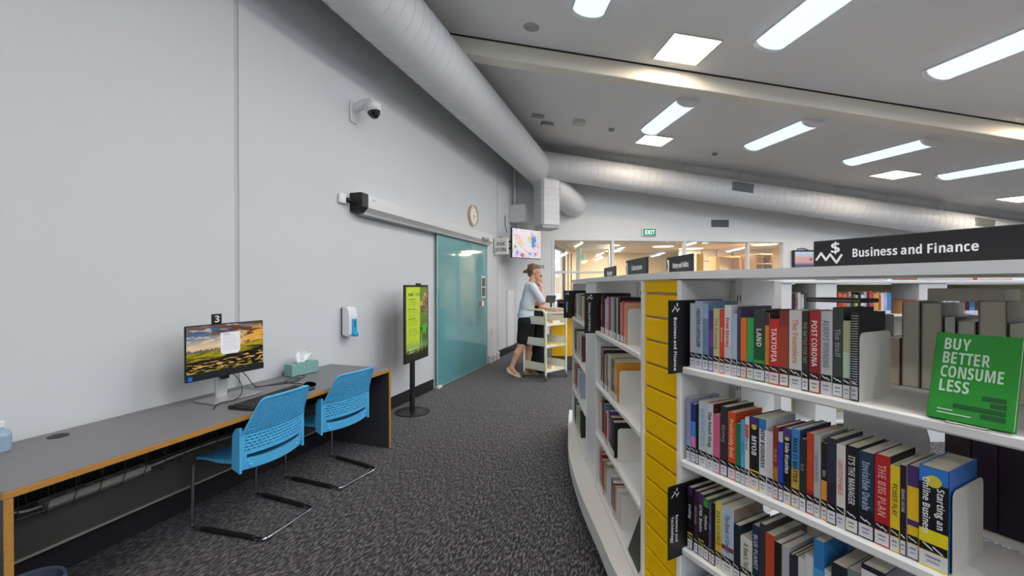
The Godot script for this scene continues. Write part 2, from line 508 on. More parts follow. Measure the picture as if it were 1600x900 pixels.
func shell():
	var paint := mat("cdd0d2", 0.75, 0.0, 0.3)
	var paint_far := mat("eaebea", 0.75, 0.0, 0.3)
	var out := Vector3.RIGHT
	var fl := struct("floor", box(Vector3(4.5, -0.06, -4.0), Vector3(26, 0.12, 32)), carpet(), "dark grey carpet with a fine wavy pattern")
	# the long left wall, in panels with recessed joints
	var wl := Node3D.new()
	wl.name = "wall_left"
	add_child(wl)
	wl.set_meta("kind", "structure")
	wl.set_meta("label", "long white panelled wall behind the computer desk")
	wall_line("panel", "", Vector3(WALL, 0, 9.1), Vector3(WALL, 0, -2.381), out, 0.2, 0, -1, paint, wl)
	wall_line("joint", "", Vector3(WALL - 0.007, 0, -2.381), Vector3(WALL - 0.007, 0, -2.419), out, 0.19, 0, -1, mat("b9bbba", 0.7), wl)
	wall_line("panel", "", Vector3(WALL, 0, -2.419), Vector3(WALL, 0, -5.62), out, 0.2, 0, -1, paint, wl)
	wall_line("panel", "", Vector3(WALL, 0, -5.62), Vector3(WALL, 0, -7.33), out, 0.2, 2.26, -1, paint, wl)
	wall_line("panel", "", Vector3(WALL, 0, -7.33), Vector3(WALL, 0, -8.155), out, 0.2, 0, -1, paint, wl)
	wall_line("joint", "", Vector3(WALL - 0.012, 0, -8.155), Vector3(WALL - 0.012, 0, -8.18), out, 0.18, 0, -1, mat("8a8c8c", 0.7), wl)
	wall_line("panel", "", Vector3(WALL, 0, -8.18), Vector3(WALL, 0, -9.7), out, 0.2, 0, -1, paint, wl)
	# black skirting
	for seg in [[8.9, -5.44], [-7.36, -9.52]]:
		struct("baseboard_left", box(Vector3(WALL + 0.007, 0.075, (seg[0] + seg[1]) / 2), Vector3(0.014, 0.15, seg[0] - seg[1]), 0.003), mat("17181a", 0.5), "black skirting board along the white wall")
	# corridor behind the sliding door
	var cm := mat("9fa5a5", 0.8)
	var s := sf()
	bx(s, Vector3(-5.3, 1.3, -6.5), Vector3(0.1, 2.6, 2.9))
	bx(s, Vector3(-4.2, 1.3, -5.0), Vector3(2.1, 2.6, 0.1))
	bx(s, Vector3(-4.2, 1.3, -7.95), Vector3(2.1, 2.6, 0.1))
	bx(s, Vector3(-4.2, 2.65, -6.5), Vector3(2.3, 0.1, 3.1))
	struct("wall_corridor", s, cm, "grey walls of the corridor behind the frosted glass door")
	# far wall with its long internal window
	var n := yaw(FARYAW) * Vector3(0, 0, 1)
	var wf := Node3D.new()
	wf.name = "wall_far"
	add_child(wf)
	wf.set_meta("kind", "structure")
	wf.set_meta("label", "white far wall above the long internal window")
	wall_line("panel", "", fw(0, 0, 0), fw(0.826, 0, 0), n, 0.15, 0, -1, paint_far, wf)
	wall_line("panel", "", fw(0.826, 0, 0), fw(6.735, 0, 0), n, 0.15, 2.62, -1, paint_far, wf)
	wall_line("panel", "", fw(0.826, 0, 0), fw(6.735, 0, 0), n, 0.15, 0, 0.35, paint_far, wf)
	wall_line("panel", "", fw(6.735, 0, 0), fw(14.6, 0, 0), n, 0.15, 0, -1, paint_far, wf)
	wall_line("wall_back", "white wall behind the reading room", Vector3(11.5, 0, 5.0), Vector3(-3.0, 0, 9.0), Vector3(-0.266, 0, -0.964), 0.15, 0, -1, paint_far)
	wall_line("wall_right", "white wall at the right end of the library", fw(14.5, 0, 0), Vector3(11.5, 0, 5.0), Vector3(-0.998, 0, 0.06), 0.15, 0, -1, paint_far)
	# the sloping ceiling
	var cl := sf()
	var cs := [Vector2(-3.2, 9.25), Vector2(-3.2, -9.72), Vector2(10.6, -15.55), Vector2(11.75, 5.15)]
	var lo := []
	var hi := []
	for c in cs:
		lo.append(Vector3(c.x, ceil_y(c.x, c.y), c.y))
		hi.append(Vector3(c.x, ceil_y(c.x, c.y) + 0.15, c.y))
	poly(cl, lo, Vector3.DOWN)
	poly(cl, hi, Vector3.UP)
	for i in 4:
		var j := (i + 1) % 4
		poly(cl, [lo[i], lo[j], hi[j], hi[i]], (lo[i] + lo[j]) / 2 - Vector3(4, 4, -3))
	struct("ceiling", cl, mat("eaeae9", 0.85, 0.0, 0.2), "white sloping ceiling above the bookshelves")
	# boxed beam across the ceiling
	var b := ceil_basis()
	var p0 := Vector3(-2.9, ceil_y(-2.9, -4.17), -4.17)
	var p1 := Vector3(10.6, ceil_y(10.6, -9.92), -9.92)
	var mid := (p0 + p1) / 2
	var beam := sf()
	bx(beam, mid + b * Vector3(0, -0.1, -0.13), Vector3(p0.distance_to(p1), 0.2, 0.22), 0.008, b)
	var bo := struct("beam", beam, mat("ece8dc", 0.7, 0.0, 0.3), "cream boxed beam running across the sloping ceiling")
	obj("shadow_gap", box(mid + b * Vector3(0, -0.007, -0.012), Vector3(p0.distance_to(p1), 0.014, 0.016), 0, b), mat("2a2826", 0.9), bo)

func far_window():
	var w := Node3D.new()
	w.name = "window_1"
	add_child(w)
	w.position = Vector3(WALL, 0, -9.55)
	w.rotation.y = deg_to_rad(FARYAW)
	w.set_meta("kind", "structure")
	w.set_meta("label", "long white framed internal window in the far wall")
	var fm := mat("e4e6e6", 0.4)
	var s := sf()
	bx(s, Vector3(3.78, 2.60, -0.05), Vector3(5.91, 0.05, 0.13), 0.005)
	bx(s, Vector3(3.78, 0.375, -0.05), Vector3(5.91, 0.05, 0.13), 0.005)
	obj("frame", s, fm, w)
	for x in [0.85, 2.315, 4.14, 5.78, 6.71]:
		obj("mullion", box(Vector3(x, 1.49, -0.05), Vector3(0.07 if x < 5 else 0.05, 2.18, 0.12), 0.006), fm, w)
	obj("transom", box(Vector3(1.58, 1.82, -0.05), Vector3(1.4, 0.05, 0.1), 0.005), fm, w)
	var g := StandardMaterial3D.new()
	g.albedo_color = Color(0.9, 0.96, 0.94, 0.06)
	g.transparency = BaseMaterial3D.TRANSPARENCY_ALPHA
	g.roughness = 0.03
	for k in [[0.885, 2.28], [2.35, 4.105], [4.175, 5.755], [5.805, 6.685]]:
		obj("pane", box(Vector3((k[0] + k[1]) / 2, 1.49, -0.06), Vector3(k[1] - k[0], 2.18, 0.008)), g, w)

func room_beyond():
	var cream := mat("e6dcc6", 0.8)
	var n := yaw(FARYAW) * Vector3(0, 0, 1)
	wall_line("wall_beyond", "cream back wall of the lit room beyond the window", fw(3.03, 0, -6.2), fw(9.5, 0, -6.2), n, 0.1, 0, 2.8, mat("e3d3b2", 0.8))
	wall_line("wall_beyond_right", "pale side wall of the room beyond the window", fw(9.4, 0, -6.2), fw(9.4, 0, -0.16), yaw(FARYAW) * Vector3(-1, 0, 0), 0.1, 0, 2.8, mat("ead9c4", 0.8))
	var cl := sf()
	var oc := PackedVector2Array()
	for q in [Vector3(-2.7, 0, -9.82), Vector3(-2.7, 0, -16.5), fw(9.5, 0, -6.3), fw(9.5, 0, -0.16)]:
		oc.append(Vector2(q.x, q.z))
	extrude(cl, oc, 0.08, Transform3D(Basis(Vector3(1, 0, 0), Vector3(0, 0, 1), Vector3(0, 1, 0)), Vector3(0, 2.78, 0)))
	struct("ceiling_beyond", cl, mat("e5dac8", 0.85), "flat ceiling of the room beyond the window")
	# glazed side towards the street, parallel to the long wall
	var e := Vector3.RIGHT
	wall_line("wall_street", "cream side wall beside the street door", Vector3(-2.62, 0, -9.86), Vector3(-2.62, 0, -11.92), e, 0.15, 0, 2.8, cream)
	wall_line("wall_street", "cream side wall past the street door", Vector3(-2.62, 0, -13.6), Vector3(-2.62, 0, -16.4), e, 0.15, 0, 2.8, cream)
	wall_line("wall_street", "cream strip above the street door", Vector3(-2.62, 0, -11.92), Vector3(-2.62, 0, -13.6), e, 0.15, 2.66, 2.8, cream)
	var d := Node3D.new()
	d.name = "door_2"
	add_child(d)
	d.position = Vector3(-2.64, 0, -12.76)
	d.set_meta("kind", "structure")
	d.set_meta("label", "dark framed glass street door beyond the far window")
	var s := sf()
	for z in [-0.81, 0.81]:
		bx(s, Vector3(0, 1.33, z), Vector3(0.1, 2.66, 0.06), 0.004)
	bx(s, Vector3(0, 2.62, 0), Vector3(0.1, 0.07, 1.6), 0.004)
	bx(s, Vector3(0, 1.05, 0), Vector3(0.06, 0.05, 1.58), 0.004)
	obj("frame", s, mat("4a4640", 0.5), d)
	var g := StandardMaterial3D.new()
	g.albedo_color = Color(0.92, 0.97, 1.0, 0.05)
	g.transparency = BaseMaterial3D.TRANSPARENCY_ALPHA
	g.roughness = 0.03
	obj("pane", box(Vector3(0, 1.83, 0), Vector3(0.008, 1.5, 1.55)), g, d)
	obj("pane", box(Vector3(0, 0.52, 0), Vector3(0.008, 1.0, 1.55)), g, d)
	# dark frames on the cream wall past the door
	for z in [-14.15, -14.75]:
		struct("trim_street", box(Vector3(-2.605, 1.33, z), Vector3(0.03, 2.6, 0.05), 0.004), mat("5a5347", 0.6), "dark upright trim on the cream side wall")
	# house across the street
	var h := thing("house", Vector3(-9.0, 0, -38.0), 0.0, "pale blue-white building outside the glass street door", "building")
	obj("wall", box(Vector3(0, 2.3, 0), Vector3(4, 4.6, 20)), mat("dfe9f0", 0.8), h)
	obj("balcony", box(Vector3(2.3, 2.75, 0), Vector3(0.8, 0.7, 19.8), 0.02), mat("aebfcc", 0.7), h)
	for k in 3:
		var f := obj("window", box(Vector3(2.02, 1.5, 4.5 - k * 4.0), Vector3(0.06, 1.3, 1.8), 0.01), mat("7c7470", 0.5), h)
		for j in 5:
			obj("bar", box(Vector3(2.06, 1.5, 5.2 - k * 4.0 - j * 0.35), Vector3(0.03, 1.3, 0.05)), mat("b59a84", 0.6), f)
	struct("ground_outside", box(Vector3(-9, -0.1, -30), Vector3(12.5, 0.1, 40)), mat("a9a9a4", 0.9), "pale paving outside the street door")
	# an inner glazed screen seen through the left pane
	var sc := thing("glazed_screen", fw(2.235, 0, -1.6), deg_to_rad(FARYAW), "white framed glass screen behind the left pane of the far window", "screen")
	var f2 := sf()
	for x in [-0.38, 0.54]:
		bx(f2, Vector3(x, 1.32, 0), Vector3(0.1, 2.64, 0.06), 0.004)
	bx(f2, Vector3(0.08, 2.58, 0), Vector3(0.84, 0.12, 0.06), 0.004)
	obj("frame", f2, mat("cfd8d8", 0.5), sc)
	obj("pane", box(Vector3(0.08, 1.26, 0), Vector3(0.84, 2.5, 0.008)), g, sc)
	# exit sign hanging in that room
	var ex := thing("exit_sign", fw(2.37, 2.42, -3.3), deg_to_rad(FARYAW - 55), "small green exit sign hanging in the room beyond, seen through the glass", "sign")
	obj("plate", box(Vector3.ZERO, Vector3(0.32, 0.17, 0.03), 0.004), glow("3fa684", 0.5, "2f8f6c"), ex)
	obj("hanger", box(Vector3(0, 0.25, 0), Vector3(0.02, 0.34, 0.02)), mat("e8e8e4"), ex)
	# round ceiling lights
	var spots := [[3.15, -2.9, 0.36], [5.0, -3.1, 0.34], [6.3, -3.8, 0.4], [3.0, -1.0, 0.26], [4.0, -5.0, 0.3], [7.8, -2.2, 0.36]]
	var says := ["large round ceiling light in the room beyond, above the history sign", "round ceiling light beyond the glass, above the yellow banner", "round ceiling light beyond the glass, above the wooden cabinets", "round ceiling light close behind the left panes of the far window", "round ceiling light deep in the room beyond, near its cream back wall", "round ceiling light at the right end of the room beyond"]
	for i in spots.size():
		var q = spots[i]
		var lt := thing("round_ceiling_light", fw(q[0], 2.775, q[1]), 0.0, says[i], "ceiling light", "round lights in the room beyond")
		var r := sf()
		lathe(r, [Vector2(0, -0.03), Vector2(q[2], -0.03), Vector2(q[2] + 0.02, -0.01), Vector2(q[2] + 0.02, 0.0), Vector2(0, 0.0)], 28)
		obj("rim", r, mat("f0ece4"), lt)
		var dd := sf()
		lathe(dd, [Vector2(0, -0.036), Vector2(q[2] - 0.02, -0.036), Vector2(q[2] - 0.015, -0.03)], 28)
		obj("diffuser", dd, glow("fff1dc", 2.0), lt)
		var a := AreaLight3D.new()
		a.name = "lamp"
		a.area_size = Vector2(q[2] * 1.6, q[2] * 1.6)
		a.light_energy = 6.0 if i != 3 else 2.2
		a.light_color = Color("ffe6c6")
		a.shadow_enabled = true
		lt.add_child(a)
		a.position = Vector3(0, -0.045, 0)
		a.rotation_degrees = Vector3(-90, 0, 0)
	for i in 5:
		var q: Vector2 = [Vector2(2.9, -1.6), Vector2(3.6, -4.0), Vector2(4.6, -1.9), Vector2(5.9, -2.2), Vector2(2.7, -4.4)][i]
		var dl := thing("downlight", fw(q.x, 2.778, q.y), 0.0, ["small bright downlight beyond the glass, left of the history sign", "small bright downlight deep behind the second pane of the far window", "small bright downlight just beyond the middle mullion of the far window", "small bright downlight beyond the glass, left of the white cabinet", "small bright downlight near the cream back wall beyond the glass"][i], "ceiling light", "downlights in the room beyond")
		var r := sf()
		lathe(r, [Vector2(0, -0.012), Vector2(0.06, -0.012), Vector2(0.085, -0.006), Vector2(0.09, 0.0), Vector2(0, 0)], 16)
		obj("trim_ring", r, glow("fff4e0", 1.6), dl)
	# furniture beyond the glass
	var yb := thing("yellow_banner", fw(5.85, 0, -2.4), deg_to_rad(FARYAW), "tall yellow banner standing beyond the far window", "banner")
	obj("sheet", box(Vector3(0, 1.55, 0), Vector3(0.225, 1.84, 0.03), 0.004), mat("f6c800", 0.6), yb)
	obj("foot", box(Vector3(0, 0.31, 0), Vector3(0.3, 0.62, 0.2), 0.01), mat("777777"), yb)
	var wb := mat("d8b07e", 0.5)
	var cab := thing("display_cabinet", fw(6.95, 0, -2.9), deg_to_rad(FARYAW), "wooden framed display cabinet with a pale lit inside beyond the window", "cabinet")
	s = sf()
	bx(s, Vector3(-0.34, 1.21, 0), Vector3(0.13, 2.42, 0.4), 0.005)
	bx(s, Vector3(0.38, 1.21, 0), Vector3(0.05, 2.42, 0.4), 0.005)
	bx(s, Vector3(0.04, 2.4, 0), Vector3(0.7, 0.05, 0.4), 0.005)
	obj("carcass", s, wb, cab)
	obj("back", box(Vector3(0.04, 1.19, -0.17), Vector3(0.66, 2.36, 0.03)), mat("efe9da"), cab)
	for y in [0.5, 1.0, 1.5, 2.0]:
		obj("shelf", box(Vector3(0.04, y, 0), Vector3(0.66, 0.025, 0.34)), mat("efe9da"), cab)
	var post := thing("wooden_post", fw(7.465, 0, -2.62), deg_to_rad(FARYAW), "plain wooden post between the cabinet and the open shelf beyond the window", "post")
	obj("board", box(Vector3(0, 1.23, 0), Vector3(0.13, 2.46, 0.2), 0.006), wb, post)
	var os := thing("open_shelf", fw(7.66, 0, -2.2), deg_to_rad(FARYAW), "wooden open shelf unit with grey-green back at the right end beyond the window", "shelf")
	for x in [-0.25, -0.05, 0.25]:
		obj("side", box(Vector3(x, 1.22, 0), Vector3(0.03, 2.44, 0.38), 0.004), wb, os)
	for y in [0.4, 0.9, 1.4, 1.9, 2.15, 2.43]:
		obj("shelf", box(Vector3(0, y, 0), Vector3(0.5, 0.03, 0.38), 0.004), mat("ecd9b4", 0.5), os)
	obj("back", box(Vector3(0.1, 1.2, -0.16), Vector3(0.28, 2.36, 0.03)), mat("6d7a68", 0.7), os)
	wall_line("wall_partition", "white partition wall behind the cabinets beyond the window", fw(6.2, 0, -4.4), fw(9.4, 0, -4.4), n, 0.08, 0, 2.78, mat("f0e6dc", 0.8))
	for i in 4:
		var x: float = [6.351, 6.912, 7.454, 8.046][i]
		var pm := thing("partition_mullion", fw(x, 0, -4.2), deg_to_rad(FARYAW), "slim grey upright of the inner partition, %s from the left beyond the window" % NTH[i], "mullion", "uprights of the inner partition")
		obj("bar", box(Vector3(0, 1.38, 0), Vector3(0.04, 2.76, 0.05), 0.004), mat("8b8a88", 0.5), pm)
		if i < 3:
			obj("rail", box(Vector3(0.28, 2.35, 0), Vector3(0.54, 0.03, 0.04), 0.004), mat("8b8a88", 0.5), pm)

# ---------------------------------------------------------------- ducts
func duct_shape(a: Vector3, b: Vector3, r: float, pitch: float, seg := 40) -> SurfaceTool:
	var s := sf()
	var l := a.distance_to(b)
	var t := (b - a).normalized()
	var f := ring_frame(t)
	var xf := Transform3D(Basis(f.x, t, f.x.cross(t)), a)
	var prof := [Vector2(0, 0), Vector2(r - 0.01, 0)]
	var y := 0.02
	while y < l:
		prof += [Vector2(r, y - 0.012), Vector2(r, y + pitch * 0.5 - 0.012), Vector2(r, y + pitch - 0.02), Vector2(r + 0.0045, y + pitch - 0.0165), Vector2(r + 0.0045, y + pitch - 0.0135)]
		y += pitch
	prof += [Vector2(r, l), Vector2(0, l)]
	lathe(s, prof, seg, xf)
	return s

func ducts():
	var m := mat("dadbdd", 0.42, 0.0, 0.5)
	var d := thing("air_duct", Vector3.ZERO, 0.0, "large white round air duct running along the top of the long wall", "air duct")
	obj("pipe", duct_shape(Vector3(-2.35, 4.08, 2.6), Vector3(-2.35, 4.08, -8.95), 0.32, 0.15), m, d)
	var c := Vector3(-1.965, 3.42, -9.66)
	var el := sf()
	var path := smooth_path([Vector3(-2.35, 4.08, -8.9), Vector3(-2.34, 4.03, -9.1), Vector3(-2.22, 3.86, -9.3), Vector3(-1.98, 3.62, -9.42), Vector3(-1.78, 3.46, -9.7), Vector3(-1.7, 3.42, -10.05)], 5)
	tube(el, path, 0.29, 36)
	obj("elbow", el, m, d)
	var d2 := thing("branch_duct", Vector3.ZERO, 0.0, "white round branch duct running along the far wall to the right", "air duct")
	var dir := Vector3(0.9197, -0.118, -0.3925).normalized()
	var a := Vector3(-2.47, 4.17, -8.92)
	obj("pipe", duct_shape(a, a + dir * 13.9, 0.29, 0.16), m, d2)
	# hangers of the branch duct
	for t in [2.15, 3.5, 4.85, 7.2, 8.55, 10.0]:
		var p: Vector3 = a + dir * t
		var top := ceil_y(p.x, p.z)
		obj("hanger", box(Vector3(p.x, (top + p.y + 0.28) / 2, p.z), Vector3(0.03, top - p.y - 0.28, 0.006), 0, yaw(FARYAW)), mat("d0d0d0"), d2)
	# grilles set into the branch duct
	var says := ["grey air grille on the branch duct, left of the sign above business", "grey air grille on the branch duct, near the right edge above the black header sign"]
	var n := (yaw(FARYAW) * Vector3(0, 0, 1)).normalized()
	for i in 2:
		var p: Vector3 = a + dir * [4.73, 10.77][i]
		var g := thing("duct_grille", p, 0.0, says[i], "air vent", "grilles of the branch duct")
		var up := n.cross(dir).normalized()
		if up.y < 0.0:
			up = -up
		var bb := Basis(dir, up, n)
		var o := (n * 0.285 + up * 0.06)
		obj("frame", box(o, Vector3(0.5, 0.2, 0.04), 0.006, bb), mat("8b8d8d", 0.5), g)
		for k in 6:
			obj("blade", box(o + bb * Vector3(0, -0.075 + k * 0.03, 0.024), Vector3(0.46, 0.012, 0.012), 0.002, bb * Basis(Vector3.RIGHT, 0.5)), mat("55595a", 0.5), g)
	# square plenum hanging under the corner
	var pl := thing("duct_plenum", Vector3(-2.16, 0, -9.13), deg_to_rad(41), "white ribbed square plenum box hanging under the duct corner", "air duct box")
	obj("casing", box(Vector3(0, 3.3, 0), Vector3(0.46, 1.06, 0.46), 0.05), m, pl)
	for k in 6:
		obj("seam", box(Vector3(0, 2.95 + k * 0.13, 0), Vector3(0.466, 0.006, 0.466), 0.002), mat("c4c5c6", 0.5), pl)
	obj("collar", box(Vector3(0, 2.76, 0), Vector3(0.42, 0.06, 0.42), 0.02), mat("b9babc", 0.5), pl)
	var wb := thing("wall_box", Vector3(-2.79, 3.1, -9.1), 0.0, "white square junction box on the wall beside the plenum", "junction box")
	obj("cover", box(Vector3.ZERO, Vector3(0.36, 0.4, 0.3), 0.012), paint_of(), wb)
	obj("conduit", box(Vector3(-0.1, 0.75, 0), Vector3(0.05, 1.12, 0.05), 0.006), paint_of(), wb)

func paint_of() -> StandardMaterial3D:
	return mat("d4d6d6", 0.6)

# ---------------------------------------------------------------- lamps
func tube_light(far_end: Vector2, label: String, visible_body := true):
	var b := ceil_basis()
	var p := Vector3(far_end.x, ceil_y(far_end.x, far_end.y), far_end.y)
	var L := 1.54
	var t := thing("tube_light", p, 0.0, label, "ceiling light", "long tube lights on the ceiling")
	t.basis = b
	var prof := PackedVector2Array()
	for k in 13:
		var a := PI * k / 12
		prof.append(Vector2(-0.16 * cos(a), -0.02 - 0.07 * sin(a)))
	var xf := Transform3D(Basis.IDENTITY, Vector3(0, 0, 0.06))
	var s := sf()
	extrude(s, prof, L - 0.12, xf)
	obj("diffuser", s, glow("d8ecff", 1.0, "e8f4ff"), t)
	for z in [0.0, L - 0.06]:
		var e := sf()
		var ep := PackedVector2Array()
		for k in 13:
			var a := PI * k / 12
			ep.append(Vector2(-0.166 * cos(a), -0.02 - 0.076 * sin(a)))
		extrude(e, ep, 0.06, Transform3D(Basis.IDENTITY, Vector3(0, 0, z)))
		obj("end_cap", e, mat("f0f2f4", 0.5), t)
	obj("tray", box(Vector3(0, -0.01, L / 2), Vector3(0.33, 0.02, L), 0.004), mat("e4e6e6", 0.5), t)
	var a := AreaLight3D.new()
	a.name = "lamp"
	a.area_size = Vector2(0.1, L - 0.2)
	a.light_energy = 3.4
	a.light_color = Color("ebf1fb")
	a.shadow_enabled = true
	t.add_child(a)
	a.position = Vector3(0, -0.0975, L / 2)
	a.rotation_degrees = Vector3(-90, 0, 0)

func panel_light(c: Vector2, label: String):
	var b := ceil_basis()
	var t := thing("panel_light", Vector3(c.x, ceil_y(c.x, c.y), c.y), 0.0, label, "ceiling light", "square panel lights in the ceiling")
	t.basis = b
	var f := sf()
	for k in [[0, -0.295, 0.6, 0.014], [0, 0.295, 0.6, 0.014], [-0.295, 0, 0.014, 0.576], [0.295, 0, 0.014, 0.576]]:
		bx(f, Vector3(k[0] * 0.9, -0.008, k[1]), Vector3(k[2] * 0.9, 0.016, k[3]), 0.003)
	obj("frame", f, mat("d8d4cc", 0.5), t)
	obj("diffuser", box(Vector3(0, -0.003, 0), Vector3(0.52, 0.006, 0.58)), glow("fff3df", 1.6), t)
	var rb := sf()
	for k in 9:
		bx(rb, Vector3(-0.234 + k * 0.0585, -0.014, 0), Vector3(0.004, 0.004, 0.57))
		bx(rb, Vector3(0, -0.014, -0.26 + k * 0.065), Vector3(0.51, 0.004, 0.004))
	obj("prism_ribs", rb, glow("fff4e4", 0.3), t)
	var a := AreaLight3D.new()
	a.name = "lamp"
	a.area_size = Vector2(0.5, 0.56)
	a.light_energy = 3.0
	a.light_color = Color("ffecd2")
	a.shadow_enabled = true
	t.add_child(a)
	a.position = Vector3(0, -0.009, 0)
	a.rotation_degrees = Vector3(-90, 0, 0)

func lamps():
	var rows := ["farthest", "second", "third", "fourth", "nearest"]
	for r in 5:
		for k in 6:
			if r > 1 and k == 0:
				continue
			var p := Vector2(0.006 + k * 1.79 - r * 0.586 - 0.02, -7.98 - k * 0.757 + r * 3.69 - 0.05)
			tube_light(p, "long tube light, %s from the left in the %s row" % [NTH[k], rows[r]])
	var says := ["square prismatic panel light beside the boxed beam, nearest of its kind", "square panel light just below the first tube light of the back row", "square panel light above the duct, between the third and fourth tube lights", "square panel light at the far right above the branch duct", "square panel light on the near side of the beam towards the right wall", "square panel light above the business bay", "square panel light behind the camera near the long wall"]
	var at := [Vector2(0.39, -5.17), Vector2(0.08, -8.6), Vector2(4.65, -10.37), Vector2(7.55, -11.9), Vector2(4.96, -6.95), Vector2(-0.2, -1.48), Vector2(-0.78, 2.2)]
	for i in 7:
		panel_light(at[i], says[i])
	# small ceiling fittings
	var b := ceil_basis()
	var sp := thing("ceiling_speaker", Vector3(-1.259, ceil_y(-1.259, -4.572), -4.572), 0.0, "round grey speaker flush in the ceiling above the beam", "speaker")
	sp.basis = b
	var s := sf()
	lathe(s, [Vector2(0, -0.008), Vector2(0.075, -0.008), Vector2(0.09, -0.004), Vector2(0.09, 0), Vector2(0, 0)], 24)
	obj("cover", s, mat("a9a8a6", 0.7), sp)
	for i in 2:
		var q: Vector2 = [Vector2(-0.669, -7.994), Vector2(1.25, -9.35)][i]
		var sd := thing("smoke_detector", Vector3(q.x, ceil_y(q.x, q.y), q.y), 0.0, ["small grey smoke detector beside the first back tube light", "small pale smoke detector above the branch duct, right of the hangers"][i], "smoke detector")
		sd.basis = b
		s = sf()
		lathe(s, [Vector2(0, -0.05), Vector2(0.03, -0.048), Vector2(0.05, -0.03), Vector2(0.055, 0), Vector2(0, 0)], 18)
		obj("body", s, mat("8f8d8a", 0.6), sd)
	var pj := thing("ceiling_box", Vector3(-1.2, ceil_y(-1.2, -7.611), -7.611), 0.0, "small white square box on the ceiling right of the duct", "ceiling box")
	pj.basis = b
	obj("body", box(Vector3(0, -0.03, 0), Vector3(0.2, 0.06, 0.2), 0.01), mat("cfcdc9", 0.6), pj)
	for i in 2:
		var q: Vector2 = [Vector2(-1.9, -7.35), Vector2(-1.83, -7.75)][i]
		var e := thing(["vent_plate", "ceiling_camera"][i], Vector3(q.x, ceil_y(q.x, q.y), q.y), 0.0, ["flat grey vent plate on the ceiling touching the long duct", "white boxy camera on the ceiling touching the long duct"][i], ["vent", "camera"][i])
		e.basis = b
		obj("plate", box(Vector3(0, -0.012, 0), Vector3(0.22, 0.024, 0.16), 0.006), mat("a5a39f", 0.6), e)
		if i == 1:
			obj("housing", box(Vector3(0.03, -0.05, 0), Vector3(0.24, 0.06, 0.1), 0.015), mat("dcdcda", 0.5), e)

